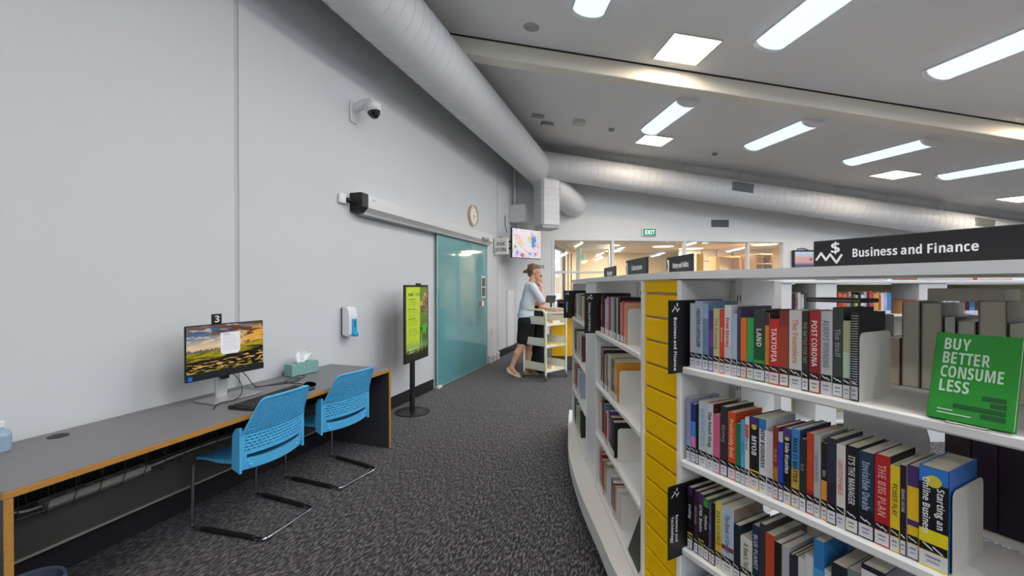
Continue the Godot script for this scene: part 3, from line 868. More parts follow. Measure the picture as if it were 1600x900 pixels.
# ---------------------------------------------------------------- things on the long wall
func wall_things():
	# sliding door of green glass
	var d := Node3D.new()
	d.name = "door_1"
	add_child(d)
	d.position = Vector3(WALL + 0.045, 0, -6.47)
	d.set_meta("kind", "structure")
	d.set_meta("label", "wide sliding door of frosted green glass in the white wall")
	var g := StandardMaterial3D.new()
	g.albedo_color = Color(0.42, 0.68, 0.70, 0.78)
	g.transparency = BaseMaterial3D.TRANSPARENCY_ALPHA
	g.roughness = 0.06
	g.metallic_specular = 0.6
	obj("glass_panel", box(Vector3(0, 1.15, 0), Vector3(0.012, 2.27, 1.96), 0.002), g, d)
	var eg := mat("9fd0c4", 0.25)
	obj("glass_edge", box(Vector3(0.0, 1.15, 0.985), Vector3(0.014, 2.27, 0.012), 0.003), eg, d)
	obj("glass_edge", box(Vector3(0.0, 0.012, 0), Vector3(0.014, 0.008, 1.96), 0.002), eg, d)
	obj("floor_guide", box(Vector3(0.01, 0.02, 0.95), Vector3(0.06, 0.04, 0.12), 0.006), mat("d8dad8", 0.5), d)
	obj("far_stile", box(Vector3(0.0, 1.15, -0.99), Vector3(0.03, 2.27, 0.03), 0.004), mat("b9c9c6", 0.35), d)
	obj("jamb", box(Vector3(-0.03, 1.14, -0.93), Vector3(0.03, 2.28, 0.06), 0.004), mat("cfd3d2", 0.5), d)
	var no := thing("door_notice", Vector3(WALL + 0.056, 1.47, -7.26), 0.0, "small dark framed notice stuck on the glass door", "notice")
	obj("card", box(Vector3.ZERO, Vector3(0.006, 0.4, 0.2), 0.002), mat("d9d4d0", 0.5), no)
	for y in [0.09, -0.09]:
		obj("panel", box(Vector3(0.004, y, 0), Vector3(0.004, 0.16, 0.16)), mat("5b4a44", 0.5), no)
	var st := thing("door_sticker", Vector3(WALL + 0.056, 1.17, -7.18), 0.0, "small red and white sticker on the glass door below the notice", "sticker")
	obj("red_half", box(Vector3(0, 0, 0.05), Vector3(0.004, 0.1, 0.1)), mat("b33a52", 0.4), st)
	obj("white_half", box(Vector3(0, 0, -0.05), Vector3(0.004, 0.1, 0.1)), mat("e9e9f2", 0.4), st)
	var rd := thing("door_button", Vector3(WALL, 1.14, -7.46), 0.0, "small black door release button beside the glass door", "door button")
	obj("case", box(Vector3(0.02, 0, 0), Vector3(0.04, 0.17, 0.09), 0.008), mat("131416", 0.4), rd)
	# door operator above
	var op := thing("door_operator", Vector3(WALL, 2.365, -5.55), 0.0, "long aluminium door operator box with a black end above the glass door", "door operator")
	var prof := PackedVector2Array([Vector2(0, -0.09), Vector2(0.1, -0.09), Vector2(0.15, -0.045), Vector2(0.15, 0.085), Vector2(0.14, 0.095), Vector2(0, 0.095)])
	var s := sf()
	extrude(s, prof, 3.74, Transform3D(Basis.IDENTITY, Vector3(0, 0, -1.95)))
	obj("cover", s, mat("d9d9d9", 0.35, 0.15), op)
	s = sf()
	var p2 := PackedVector2Array([Vector2(0, -0.094), Vector2(0.103, -0.094), Vector2(0.154, -0.048), Vector2(0.154, 0.088), Vector2(0.144, 0.099), Vector2(0, 0.099)])
	extrude(s, p2, 0.1, Transform3D(Basis.IDENTITY, Vector3(0, 0, 1.78)))
	obj("end_cap", s, mat("141414", 0.45), op)
	obj("track", box(Vector3(0.06, -0.105, -0.07), Vector3(0.09, 0.03, 3.7), 0.004), mat("a9abab", 0.35, 0.4), op)
	obj("sensor", box(Vector3(0.16, -0.03, -1.55), Vector3(0.05, 0.05, 0.3), 0.012), mat("9a9da0", 0.35), op)
	obj("small_mark", box(Vector3(0.1508, 0.045, 1.68), Vector3(0.002, 0.025, 0.05)), mat("b9bbbd", 0.4), op)
	# wall socket with plug at the black end
	var sw := thing("wall_socket", Vector3(WALL, 2.38, -3.53), 0.0, "white square wall socket left of the door operator with its black plug", "socket")
	obj("plate", box(Vector3(0.02, 0, 0), Vector3(0.04, 0.1, 0.09), 0.008), mat("e6e7e6", 0.4), sw)
	s = sf()
	tube(s, [Vector3(0.04, -0.01, -0.045), Vector3(0.055, -0.01, -0.075)], 0.026, 12)
	obj("plug", s, mat("101010", 0.4), sw)
	s = sf()
	tube(s, smooth_path([Vector3(0.055, -0.01, -0.075), Vector3(0.06, -0.02, -0.13), Vector3(0.07, -0.02, -0.16)]), 0.008, 8)
	obj("cable", s, mat("101010", 0.5), sw)
	# dome camera on a bracket
	var cc := thing("dome_camera", Vector3(WALL, 3.32, -3.72), 0.0, "white dome security camera on a wall bracket high on the long wall", "security camera")
	obj("wall_plate", box(Vector3(0.008, 0, 0), Vector3(0.016, 0.22, 0.1), 0.006), mat("dfe1e2", 0.4), cc)
	s = sf()
	tube(s, smooth_path([Vector3(0.01, 0.02, 0), Vector3(0.06, 0.05, -0.01), Vector3(0.14, 0.085, -0.03), Vector3(0.22, 0.09, -0.04)]), [0.03, 0.034, 0.038, 0.041, 0.043, 0.045, 0.046, 0.047, 0.048, 0.048, 0.048, 0.048, 0.048, 0.048, 0.048, 0.048, 0.048, 0.048, 0.045], 14)
	obj("arm", s, mat("dcdedf", 0.4), cc)
	var tilt := Transform3D(Basis(Vector3.BACK, 0.25), Vector3(0.22, 0.035, -0.04))
	s = sf()
	lathe(s, [Vector2(0, 0.05), Vector2(0.07, 0.045), Vector2(0.085, 0.02), Vector2(0.085, -0.03), Vector2(0.07, -0.05), Vector2(0, -0.05)], 24, tilt)
	obj("housing", s, mat("e2e4e5", 0.4), cc)
	s = sf()
	lathe(s, [Vector2(0.066, -0.045), Vector2(0.06, -0.075), Vector2(0.035, -0.105), Vector2(0, -0.115)], 20, tilt)
	obj("dome", s, mat("17181b", 0.1), cc)
	# clock
	var ck := thing("wall_clock", Vector3(WALL, 2.73, -6.86), deg_to_rad(90), "round wall clock with a pale wooden rim above the door operator", "clock")
	var turn := Transform3D(Basis(Vector3.RIGHT, PI / 2), Vector3.ZERO)
	s = sf()
	lathe(s, [Vector2(0.17, 0), Vector2(0.18, 0.005), Vector2(0.18, 0.045), Vector2(0.174, 0.05), Vector2(0.169, 0.045), Vector2(0.168, 0.02)], 40, turn)
	obj("rim", s, mat("cbb08a", 0.5), ck)
	s = sf()
	lathe(s, [Vector2(0.166, 0.03), Vector2(0, 0.03)], 40, turn)
	obj("dial", s, mat("ebeae2", 0.6), ck)
	for h in 12:
		var a := TAU * h / 12
		obj("hour_mark", box(Vector3(sin(a) * 0.138, cos(a) * 0.138, 0.032), Vector3(0.006, 0.022, 0.002), 0, Basis(Vector3.BACK, -a)), mat("4a4a48", 0.6), ck)
	for hd in [[3.0, 0.085, 0.009], [1.75, 0.12, 0.006]]:
		obj("hand", box(Vector3(sin(hd[0]) * hd[1] * 0.42, cos(hd[0]) * hd[1] * 0.42, 0.036), Vector3(hd[2], hd[1], 0.002), 0, Basis(Vector3.BACK, -hd[0])), mat("2c2c2c", 0.5), ck)
	# soap dispenser
	var sd := thing("sanitiser_dispenser", Vector3(WALL, 0.985, -3.59), 0.0, "white wall hand sanitiser dispenser with a bright blue lever", "dispenser")
	obj("back_plate", box(Vector3(0.012, 0.15, 0), Vector3(0.024, 0.285, 0.128), 0.01), mat("2c2e33", 0.4), sd)
	s = sf()
	var pf := PackedVector2Array([Vector2(0.02, 0.015), Vector2(0.085, 0.0), Vector2(0.1, 0.02), Vector2(0.105, 0.2), Vector2(0.09, 0.275), Vector2(0.06, 0.295), Vector2(0.02, 0.295)])
	extrude(s, pf, 0.125, Transform3D(Basis.IDENTITY, Vector3(0, 0, -0.0625)))
	obj("cover", s, mat("dfe2e4", 0.35), sd)
	obj("lever", box(Vector3(0.108, 0.095, -0.015), Vector3(0.012, 0.16, 0.07), 0.005), mat("19a9da", 0.35), sd)
	obj("window", box(Vector3(0.1145, 0.125, -0.015), Vector3(0.004, 0.07, 0.026), 0.001), mat("0c6f94", 0.3), sd)
	obj("nozzle", box(Vector3(0.118, 0.018, -0.015), Vector3(0.05, 0.045, 0.07), 0.014), mat("19a9da", 0.35), sd)
	# outlets and cables low on the wall
	var pos := [[0.6, -7.56], [0.59, -7.86]]
	for i in 2:
		var o := thing("wall_outlet", Vector3(WALL, pos[i][0], pos[i][1]), 0.0, ["white power outlet on the wall just past the glass door", "white power outlet beside the wall joint under the ask join sign"][i], "outlet")
		obj("plate", box(Vector3(0.008, 0, 0), Vector3(0.016, 0.12, 0.1), 0.004), mat("d6d8d8", 0.4), o)
		obj("switch", box(Vector3(0.018, 0.02, 0), Vector3(0.006, 0.03, 0.03), 0.002), mat("c3c6c6", 0.4), o)
	for i in 3:
		var o := thing("floor_outlet", Vector3(WALL + 0.05, 0, -7.62 - i * 0.2), 0.0, "small white outlet box at the skirting, %s past the glass door" % NTH[i], "outlet", "white outlet boxes along the skirting")
		obj("body", box(Vector3(0, 0.08, 0), Vector3(0.08, 0.16, 0.11), 0.014), mat("dfe1e0", 0.4), o)
		obj("socket_face", box(Vector3(0.041, 0.09, 0), Vector3(0.004, 0.06, 0.06), 0.001), mat("b9bcbc", 0.4), o)
	var cd := thing("cable_cover", Vector3(WALL, 0.15, -8.95), 0.0, "low white cable cover panel at the far end of the wall", "cable cover")
	obj("panel", box(Vector3(0.02, 0.62, 0), Vector3(0.04, 1.24, 0.42), 0.008), mat("dfe1e1", 0.5), cd)
	# blade sign
	var ask := thing("ask_join_sign", Vector3(WALL, 2.12, -7.97), 0.0, "pale grey wall sign reading ask join, sticking out beside the screen", "sign")
	obj("board", box(Vector3(0.155, 0.165, 0), Vector3(0.29, 0.33, 0.06), 0.006), mat("efede6", 0.5), ask)
	obj("bracket", box(Vector3(0.006, 0.165, 0), Vector3(0.012, 0.3, 0.07)), mat("6d6e6e", 0.5), ask)
	letters("lettering", "ASK", 0.075, mat("4b4a46"), ask, Vector3(0.155, 0.21, 0.031), Basis.IDENTITY, 0.24, true)
	letters("lettering", "JOIN", 0.075, mat("4b4a46"), ask, Vector3(0.155, 0.095, 0.031), Basis.IDENTITY, 0.24, true)
	# screen on the wall arm
	var tl := Vector3(-2.66, 2.69, -8.18)
	var tr := Vector3(-2.235, 2.69, -8.93)
	var c := (tl + tr) / 2
	var x := (tr - tl).normalized()
	var tv := thing("wall_screen", Vector3(c.x, 2.375, c.z), atan2(-x.z, x.x), "wall mounted screen showing colourful splashes of paint", "screen")
	var W := tl.distance_to(tr)
	obj("housing", box(Vector3(0, 0, -0.025), Vector3(W, 0.62, 0.05), 0.008), mat("1b1b1d", 0.4), tv)
	obj("display", rect(Vector3(-W / 2 + 0.012, 0.298, 0.0015), Vector3(W / 2 - 0.012, 0.298, 0.0015), Vector3(W / 2 - 0.012, -0.298, 0.0015), Vector3(-W / 2 + 0.012, -0.298, 0.0015), Vector3.BACK), printed(splash_picture(), 0.2, 0.85), tv)
	var arm := sf()
	var inv := tv.transform.affine_inverse()
	for y in [2.42, 2.28]:
		tube(arm, [inv * Vector3(WALL, y, -8.35), inv * Vector3(c.x - 0.08, y, c.z - 0.02)], 0.018, 8)
	bx(arm, inv * Vector3(WALL + 0.01, 2.36, -8.35), Vector3(0.03, 0.3, 0.1), 0.004, inv.basis)
	obj("wall_arm", arm, mat("151515", 0.4), tv)
	s = sf()
	tube(s, smooth_path([inv * Vector3(WALL + 0.02, 3.0, -8.6), inv * Vector3(WALL + 0.03, 2.8, -8.58), inv * Vector3(WALL + 0.1, 2.62, -8.5)]), 0.008, 6)
	obj("cable", s, mat("1b1b1b", 0.5), tv)
	# returns lettering on the far wall
	var rt := thing("returns_lettering", fw(0.44, 1.955, 0.002), deg_to_rad(FARYAW), "dark lettering reading returns on the far wall behind the standing woman", "lettering")
	letters("lettering", "Returns", 0.1, mat("3d3f40"), rt, Vector3.ZERO, Basis.IDENTITY, 0.4, true)
	# fittings on the far wall
	var ex := thing("exit_sign", fw(3.22, 2.79, 0.03), deg_to_rad(FARYAW), "green exit sign on the white wall above the long window", "sign")
	obj("housing", box(Vector3(-0.01, 0, -0.01), Vector3(0.36, 0.2, 0.04), 0.006), mat("e8eae9", 0.5), ex)
	obj("plate", box(Vector3(0, 0, 0.012), Vector3(0.31, 0.165, 0.012), 0.003), glow("1f9a72", 0.35, "158060"), ex)
	letters("lettering", "EXIT", 0.1, glow("ffffff", 0.6), ex, Vector3(0, 0, 0.0185), Basis.IDENTITY, 0.24, true)
	var vg := thing("wall_vent", fw(5.03, 3.03, 0.01), deg_to_rad(FARYAW), "dark grey rectangular air vent on the white far wall", "air vent")
	obj("frame", box(Vector3.ZERO, Vector3(0.45, 0.18, 0.02), 0.004), mat("6f7374", 0.6), vg)
	for k in 5:
		obj("blade", box(Vector3(0, -0.064 + k * 0.032, 0.012), Vector3(0.42, 0.014, 0.01), 0.002), mat("4e5254", 0.6), vg)
	var ks := thing("information_screen", fw(7.3, 2.13, 0.1), deg_to_rad(FARYAW - 8), "black framed screen with a pink and blue picture on the far wall", "screen")
	obj("housing", box(Vector3.ZERO, Vector3(0.78, 0.5, 0.06), 0.01), mat("121214", 0.4), ks)
	obj("display", rect(Vector3(-0.35, 0.21, 0.032), Vector3(0.35, 0.21, 0.032), Vector3(0.35, -0.21, 0.032), Vector3(-0.35, -0.21, 0.032), Vector3.BACK), printed(dusk_picture(), 0.2, 0.8), ks)
	obj("mount", box(Vector3(0, 0.1, -0.06), Vector3(0.12, 0.12, 0.08), 0.004), mat("222222"), ks)
	var kc := sf()
	tube(kc, smooth_path([Vector3(0.02, 0.24, -0.02), Vector3(-0.1, 0.3, -0.05), Vector3(-0.25, 0.28, -0.07)]), 0.012, 6)
	obj("cable", kc, mat("222222"), ks)

# ---------------------------------------------------------------- pictures shown on screens and posters
func blob(im: Image, c: Vector2, r: float, col: Color, n: FastNoiseLite = null, soft := 0.2):
	for y in range(maxi(0, int(c.y - r * 1.4)), mini(im.get_height(), int(c.y + r * 1.4))):
		for x in range(maxi(0, int(c.x - r * 1.4)), mini(im.get_width(), int(c.x + r * 1.4))):
			var d := Vector2(x, y).distance_to(c) / r
			if n:
				d += n.get_noise_2d(x, y) * 0.7
			var k := clampf((1.0 - d) / soft, 0.0, 1.0)
			if k > 0.0:
				im.set_pixel(x, y, im.get_pixel(x, y).lerp(col, k))

func splash_picture() -> Image:
	var im := Image.create(256, 180, false, Image.FORMAT_RGB8)
	im.fill(Color("eadfe6"))
	var n := FastNoiseLite.new()
	n.seed = 5
	n.frequency = 0.05
	var r := RandomNumberGenerator.new()
	r.seed = 21
	var cols := ["f4c9c9", "f6e5b4", "e7b6d3", "cdd7ef", "f1dfc9", "d7c6ea"]
	for i in 40:
		blob(im, Vector2(r.randf() * 256, r.randf() * 180), 8 + r.randf() * 22, Color(cols[r.randi() % 6]), n, 0.6)
	var marks := ["5a4a6a", "8a8496", "d9466f", "f3d33c", "3aa04c", "6b5bb0", "b04a90"]
	for i in 70:
		var p := Vector2(r.randf() * 256, r.randf() * 180)
		var d := Vector2.from_angle(r.randf() * TAU)
		var col := Color(marks[r.randi() % 7])
		for k in 5 + r.randi() % 9:
			blob(im, p, 1.6, col, null, 0.8)
			p += d * 1.6
			d = d.rotated(0.15)
	for q in [[188, 62, 26, "3f87d0"], [186, 92, 22, "3f87d0"], [150, 54, 16, "f3cf2e"], [66, 84, 16, "f0d24a"], [84, 162, 15, "e53f7f"], [22, 112, 9, "3fae58"], [150, 150, 14, "7f9fd6"], [206, 150, 13, "d868b0"], [40, 150, 12, "6f8fd0"]]:
		blob(im, Vector2(q[0], q[1]), q[2], Color(q[3]), n, 0.25)
	return im

func dusk_picture() -> Image:
	var im := Image.create(128, 80, false, Image.FORMAT_RGB8)
	for y in 80:
		for x in 128:
			var t := y / 79.0
			var c := Color("bcd4ea").lerp(Color("dfa9a4"), smoothstep(0.05, 0.45, t)).lerp(Color("5f5a78"), smoothstep(0.6, 0.85, t))
			if t > 0.9:
				c = Color("3d6fb8")
			im.set_pixel(x, y, c)
	blob(im, Vector2(70, 36), 9, Color("7d5f6c"), null, 0.6)
	return im

func meadow_picture() -> Image:
	var W := 384
	var H := 216
	var im := Image.create(W, H, false, Image.FORMAT_RGB8)
	var n := FastNoiseLite.new()
	n.seed = 3
	n.frequency = 0.018
	n.fractal_octaves = 5
	for y in H:
		for x in W:
			var u := float(x) / W
			var v := float(y) / H
			var ridge := 0.56 - 0.14 * smoothstep(0.3, 1.0, u) + 0.03 * n.get_noise_2d(x * 1.6, 900)
			var c: Color
			if v < ridge:
				var sky := Color("41659a").lerp(Color("e9c9a0"), smoothstep(0.12, 0.5, v + u * 0.12))
				sky = sky.lerp(Color("f0ac3c"), smoothstep(0.45, 0.95, u) * smoothstep(0.0, 0.35, v + 0.1))
				var cloud := n.get_noise_2d(x * 0.6 + 40, y * 2.4)
				sky = sky.lerp(Color("ecd3b8"), smoothstep(0.0, 0.3, cloud) * 0.8 * (1.0 - smoothstep(0.55, 0.9, u) * 0.6))
				var dark := n.get_noise_2d(x * 0.5 - 300, y * 2.6 + 70)
				sky = sky.lerp(Color("4d2a12"), smoothstep(-0.05, 0.2, dark + 0.22 - v * 1.5) * smoothstep(0.15, 0.55, u) * 0.95)
				sky = sky.lerp(Color("8a4f22"), smoothstep(0.0, 0.25, dark + 0.3 - v * 2.4) * 0.6)
				c = sky
				if v > ridge - 0.05 + 0.05 * n.get_noise_2d(x * 2.5, 50):
					c = c.lerp(Color("5a4a50"), 0.8 * (1.0 - smoothstep(0.25, 0.7, u)))
			else:
				var t := (v - ridge) / (1.0 - ridge)
				c = Color("8f9016").lerp(Color("c9a81e"), smoothstep(0.2, 0.9, u)).lerp(Color("b9a41c"), smoothstep(0.0, 0.3, t))
				var band := n.get_noise_2d(x * 0.45, y * 4.0 + 400)
				c = c.lerp(Color("3a3c08"), smoothstep(0.0, 0.25, band) * 0.55)
				var b2 := exp(-pow((t - 0.5 + 0.12 * u + band * 0.15) / 0.11, 2.0))
				c = c.lerp(Color("0e0d08"), clampf(b2 * 1.2, 0.0, 0.97))
				if t > 0.55 - 0.1 * u:
					var w := n.get_noise_2d(x * 0.9 + 900, y * 5.0)
					c = Color("12100a").lerp(Color("d8a85a").lerp(Color("a8a01e"), smoothstep(0.75, 1.0, t)), smoothstep(0.0, 0.3, w + 0.06))
			im.set_pixel(x, y, c)
	# the open window on the desktop
	im.fill_rect(Rect2i(156, 40, 100, 98), Color("f3f1f6"))
	im.fill_rect(Rect2i(164, 130, 84, 16), Color("f3f1f6"))
	for k in 7:
		im.fill_rect(Rect2i(168, 56 + k * 11, 60 + (k * 29) % 22, 2), Color("bdb9c8"))
	im.fill_rect(Rect2i(168, 47, 34, 3), Color("77728a"))
	return im

func step_at(e: float, v: float) -> float:
	return 1.0 if v > e else 0.0

func seed_poster() -> Image:
	var W := 200
	var H := 400
	var im := Image.create(W, H, false, Image.FORMAT_RGB8)
	var n := FastNoiseLite.new()
	n.seed = 8
	n.frequency = 0.02
	for y in H:
		for x in W:
			var u := float(x) / W
			var v := float(y) / H
			var c := Color("b7d321").lerp(Color("c9e04a"), 0.5 + n.get_noise_2d(x, y))
			if u > 0.62:
				c = Color("6f8a2c").lerp(Color("3f6a1e"), smoothstep(0.3, 0.8, v))
			c = c.lerp(Color("8fb56a"), smoothstep(0.72, 0.84, v) * 0.6)
			c = c.lerp(Color("1b1c14"), smoothstep(0.84, 0.95, v + 0.05 * n.get_noise_2d(x * 2.0, y)))
			im.set_pixel(x, y, c)
	var r := RandomNumberGenerator.new()
	r.seed = 14
	var cols := ["c9542a", "3f8f4a", "e0a23a", "4d7f96", "8a3c2a", "6a9a3c", "d86a6a"]
	for i in 46:
		blob(im, Vector2(134 + r.randf() * 62, 30 + r.randf() * 130), 4 + r.randf() * 9, Color(cols[r.randi() % 7]), n, 0.4)
	blob(im, Vector2(158, 128), 24, Color("3d4a48"), n, 0.3)
	blob(im, Vector2(158, 128), 11, Color("9a5a40"), n, 0.3)
	for i in 5:
		blob(im, Vector2(150 + i * 8, 230 + (i % 2) * 26), 20, Color("57b03a"), n, 0.5)
	blob(im, Vector2(140, 240), 13, Color("1f5a1c"), n, 0.5)
	for k in 30:
		blob(im, Vector2(141, 262 + k * 2.6), 3, Color("dfe8c8"), null, 0.6)
	for k in 24:
		if k % 6 == 5:
			continue
		im.fill_rect(Rect2i(18, 70 + k * 9, 70 + (k * 37) % 26, 2), Color("7d9a1c"))
	for k in 3:
		im.fill_rect(Rect2i(16, 66 + k * 54, 64, 3), Color("5d7a12"))
	im.fill_rect(Rect2i(16, 342, 90, 4), Color("dfe2d8"))
	im.fill_rect(Rect2i(20, 362, 40, 4), Color("c9ccc2"))
	return im

# ---------------------------------------------------------------- desk and what stands on it
func desk():
	var lam := noisy("727275", "828285", 0.2, 0.25, 0.5)
	var ply := noisy("a87632", "bb8a42", 0.06, 0.5, 0.5)
	var dark := mat("2b2b2d", 0.6)
	var d := thing("computer_desk", Vector3(0, 0, 0), 0.0, "long grey laminate desk with orange plywood edges along the white wall", "desk")
	var z0 := -0.9
	var z1 := -3.365
	var x0 := WALL + 0.016
	var x1 := -2.272
	obj("desktop", box(Vector3((x0 + x1) / 2, 0.7325, (z0 + z1) / 2), Vector3(x1 - x0, 0.005, z0 - z1), 0.001), lam, d)
	obj("plywood_edge", box(Vector3((x0 + x1) / 2, 0.716, (z0 + z1) / 2), Vector3(x1 - x0 + 0.002, 0.028, z0 - z1 + 0.002), 0.002), ply, d)
	for z in [z0 - 0.014, z1 + 0.014]:
		var e := obj("end_panel", box(Vector3((x0 + x1) / 2 - 0.002, 0.351, z), Vector3(x1 - x0 - 0.006, 0.7, 0.022), 0.001), mat("3a3a3d", 0.55), d)
		obj("panel_edge", box(Vector3(x1 - 0.002, 0.351, z), Vector3(0.006, 0.7, 0.026), 0.001), ply, e)
	obj("lower_panel", box(Vector3(-2.84, 0.32, (z0 + z1) / 2), Vector3(0.02, 0.24, z0 - z1 - 0.06), 0.002), mat("55544f", 0.6), d)
	obj("panel_lip", box(Vector3(-2.832, 0.2, (z0 + z1) / 2), Vector3(0.026, 0.012, z0 - z1 - 0.06), 0.002), mat("b5afa2", 0.5), d)
	obj("modesty_panel", box(Vector3(-2.93, 0.36, (z0 + z1) / 2), Vector3(0.016, 0.7, z0 - z1 - 0.06)), dark, d)
	var gm := sf()
	lathe(gm, [Vector2(0.02, 0.0), Vector2(0.03, 0.004), Vector2(0.038, 0.004), Vector2(0.042, 0.0)], 20, Transform3D(Basis.IDENTITY, Vector3(-2.85, 0.735, -1.323)))
	disc(gm, Vector3(-2.85, 0.7352, -1.323), Vector3.UP, 0.03, 0.001, 16)
	obj("cable_grommet", gm, mat("1a1a1b", 0.5), d)
	# cable basket under the desk
	var cb := thing("cable_basket", Vector3(0, 0, 0), 0.0, "wire cable basket hanging under the grey desktop", "cable basket")
	var w := sf()
	for q in [[-2.66, 0.46], [-2.72, 0.44], [-2.78, 0.44], [-2.64, 0.52], [-2.64, 0.6]]:
		tube(w, [Vector3(q[0], q[1], -0.97), Vector3(q[0], q[1], -3.3)], 0.0025, 6)
	obj("long_wires", w, mat("6c6c6a", 0.4, 0.6), cb)
	w = sf()
	for k in 24:
		var z := -0.99 - k * 0.1
		tube(w, [Vector3(-2.64, 0.7, z), Vector3(-2.64, 0.5, z), Vector3(-2.67, 0.44, z), Vector3(-2.78, 0.44, z), Vector3(-2.82, 0.48, z), Vector3(-2.82, 0.7, z)], 0.0025, 6)
	obj("cross_wires", w, mat("5a5a58", 0.4, 0.6), cb).set_meta("kind", "stuff")
	var ps := thing("power_strip", Vector3(-2.715, 0.443, -1.42), 0.0, "white power strip lying in the wire basket under the desk", "power strip")
	obj("body", box(Vector3(0, 0.022, 0), Vector3(0.08, 0.042, 0.44), 0.008), mat("b9b6ae", 0.5), ps)
	for k in 5:
		obj("socket", box(Vector3(0.0, 0.0435, -0.16 + k * 0.08), Vector3(0.045, 0.003, 0.045), 0.001), mat("8b8880", 0.5), ps)
	var pc := sf()
	tube(pc, smooth_path([Vector3(0, 0.02, -0.22), Vector3(0.0, 0.03, -0.4), Vector3(-0.03, 0.02, -0.6), Vector3(0.0, 0.02, -0.85)]), 0.006, 6)
	tube(pc, smooth_path([Vector3(0, 0.02, 0.22), Vector3(0.03, 0.035, 0.29), Vector3(0.02, 0.05, 0.34)]), 0.006, 6)
	obj("flex", pc, mat("c8c5bc", 0.5), ps)
	# monitor
	var mo := thing("computer_monitor", Vector3(-2.7, 0.735, -2.116), deg_to_rad(90 - 3), "computer monitor showing a sunny meadow, on a silver stand", "monitor")
	var mc := Vector3(0, 0.335, 0.0)
	obj("housing", box(mc + Vector3(0, 0, -0.013), Vector3(0.53, 0.352, 0.018), 0.005), mat("141416", 0.4), mo)
	obj("screen", rect(mc + Vector3(-0.26, 0.17, -0.0035), mc + Vector3(0.26, 0.17, -0.0035), mc + Vector3(0.26, -0.128, -0.0035), mc + Vector3(-0.26, -0.128, -0.0035), Vector3.BACK), printed(meadow_picture(), 0.25, 0.75), mo)
	obj("chin", box(mc + Vector3(0, -0.153, -0.004), Vector3(0.528, 0.044, 0.008), 0.002), mat("1d1d1f", 0.35), mo)
	obj("badge", box(mc + Vector3(-0.242, -0.155, 0.0008), Vector3(0.026, 0.026, 0.002)), mat("1f6fd0", 0.35), mo)
	obj("back_hump", box(mc + Vector3(0, -0.03, -0.035), Vector3(0.3, 0.2, 0.03), 0.01), mat("19191b", 0.5), mo)
	obj("neck", box(Vector3(0.0, 0.105, -0.075), Vector3(0.075, 0.2, 0.03), 0.006), mat("c9c9cb", 0.3, 0.6), mo)
	obj("neck_collar", box(Vector3(0.012, 0.175, -0.05), Vector3(0.05, 0.09, 0.03), 0.006), mat("1a1a1a", 0.4), mo)
	obj("stand_base", box(Vector3(0.02, 0.007, -0.02), Vector3(0.34, 0.012, 0.2), 0.004), mat("a9a9ab", 0.35, 0.6), mo)
	var num := thing("number_plate", Vector3(-2.716, 1.247, -2.048), deg_to_rad(87), "small black plate with a white number three on top of the monitor", "number sign")
	obj("plate", box(Vector3(0, 0.032, 0), Vector3(0.066, 0.066, 0.008), 0.002), mat("101012", 0.4), num)
	letters("numeral", "3", 0.044, mat("e9e9e9"), num, Vector3(0, 0.032, 0.0046), Basis.IDENTITY, 0, true)
	# keyboard
	var kb := thing("keyboard", Vector3(-2.405, 0.735, -2.22), deg_to_rad(90 + 5), "black computer keyboard on the desk in front of the monitor", "keyboard")
	var s := sf()
	extrude(s, PackedVector2Array([Vector2(-0.09, 0), Vector2(0.09, 0), Vector2(0.09, 0.012), Vector2(-0.07, 0.024), Vector2(-0.09, 0.022)]), 0.56, Transform3D(Basis(Vector3.UP, -PI / 2), Vector3(0.28, 0, 0)))
	obj("case", s, mat("19191b", 0.5), kb)
	for r in 5:
		var n: int = [15, 14, 13, 12, 8][r]
		for k in n:
			var wd: float = 0.4 / n
			obj("key", box(Vector3(-0.26 + wd * (k + 0.5), 0.0255 - r * 0.0021, -0.06 + r * 0.026), Vector3(wd - 0.004, 0.007, 0.02), 0.002), mat("29292c", 0.55), kb)
		for k in 4:
			obj("key", box(Vector3(0.16 + k * 0.028, 0.0255 - r * 0.0021, -0.06 + r * 0.026), Vector3(0.024, 0.007, 0.02), 0.002), mat("29292c", 0.55), kb)
	# mouse
	var ms := thing("computer_mouse", Vector3(-2.45, 0.735, -2.575), deg_to_rad(95), "small black computer mouse to the right of the keyboard", "mouse")
	s = sf()
	sphere(s, Vector3(0, 0.014, 0), Vector3(0.03, 0.018, 0.05))
	obj("body", s, mat("151517", 0.35), ms)
	obj("wheel", box(Vector3(0, 0.031, -0.022), Vector3(0.006, 0.005, 0.016), 0.002), mat("3a3a3d", 0.4), ms)
	# cables
	var c1 := thing("monitor_cable", Vector3.ZERO, 0.0, "black cable looping from the monitor neck over the silver stand base", "cable")
	s = sf()
	tube(s, smooth_path([Vector3(-2.70, 0.93, -2.11), Vector3(-2.66, 0.86, -2.16), Vector3(-2.62, 0.78, -2.15), Vector3(-2.58, 0.752, -2.07), Vector3(-2.6, 0.752, -1.98), Vector3(-2.55, 0.739, -1.9)], 6), 0.003, 6)
	obj("cord", s, mat("151515", 0.5), c1)
	var c2 := thing("mouse_cable", Vector3.ZERO, 0.0, "tangled thin black cables on the desk between monitor and tissue box", "cable")
	s = sf()
	tube(s, smooth_path([Vector3(-2.74, 0.95, -2.2), Vector3(-2.78, 0.84, -2.32), Vector3(-2.8, 0.74, -2.42), Vector3(-2.72, 0.739, -2.52), Vector3(-2.66, 0.739, -2.66), Vector3(-2.74, 0.739, -2.76), Vector3(-2.79, 0.739, -2.7), Vector3(-2.72, 0.739, -2.6), Vector3(-2.6, 0.739, -2.6), Vector3(-2.5, 0.739, -2.59)], 6), 0.003, 6)
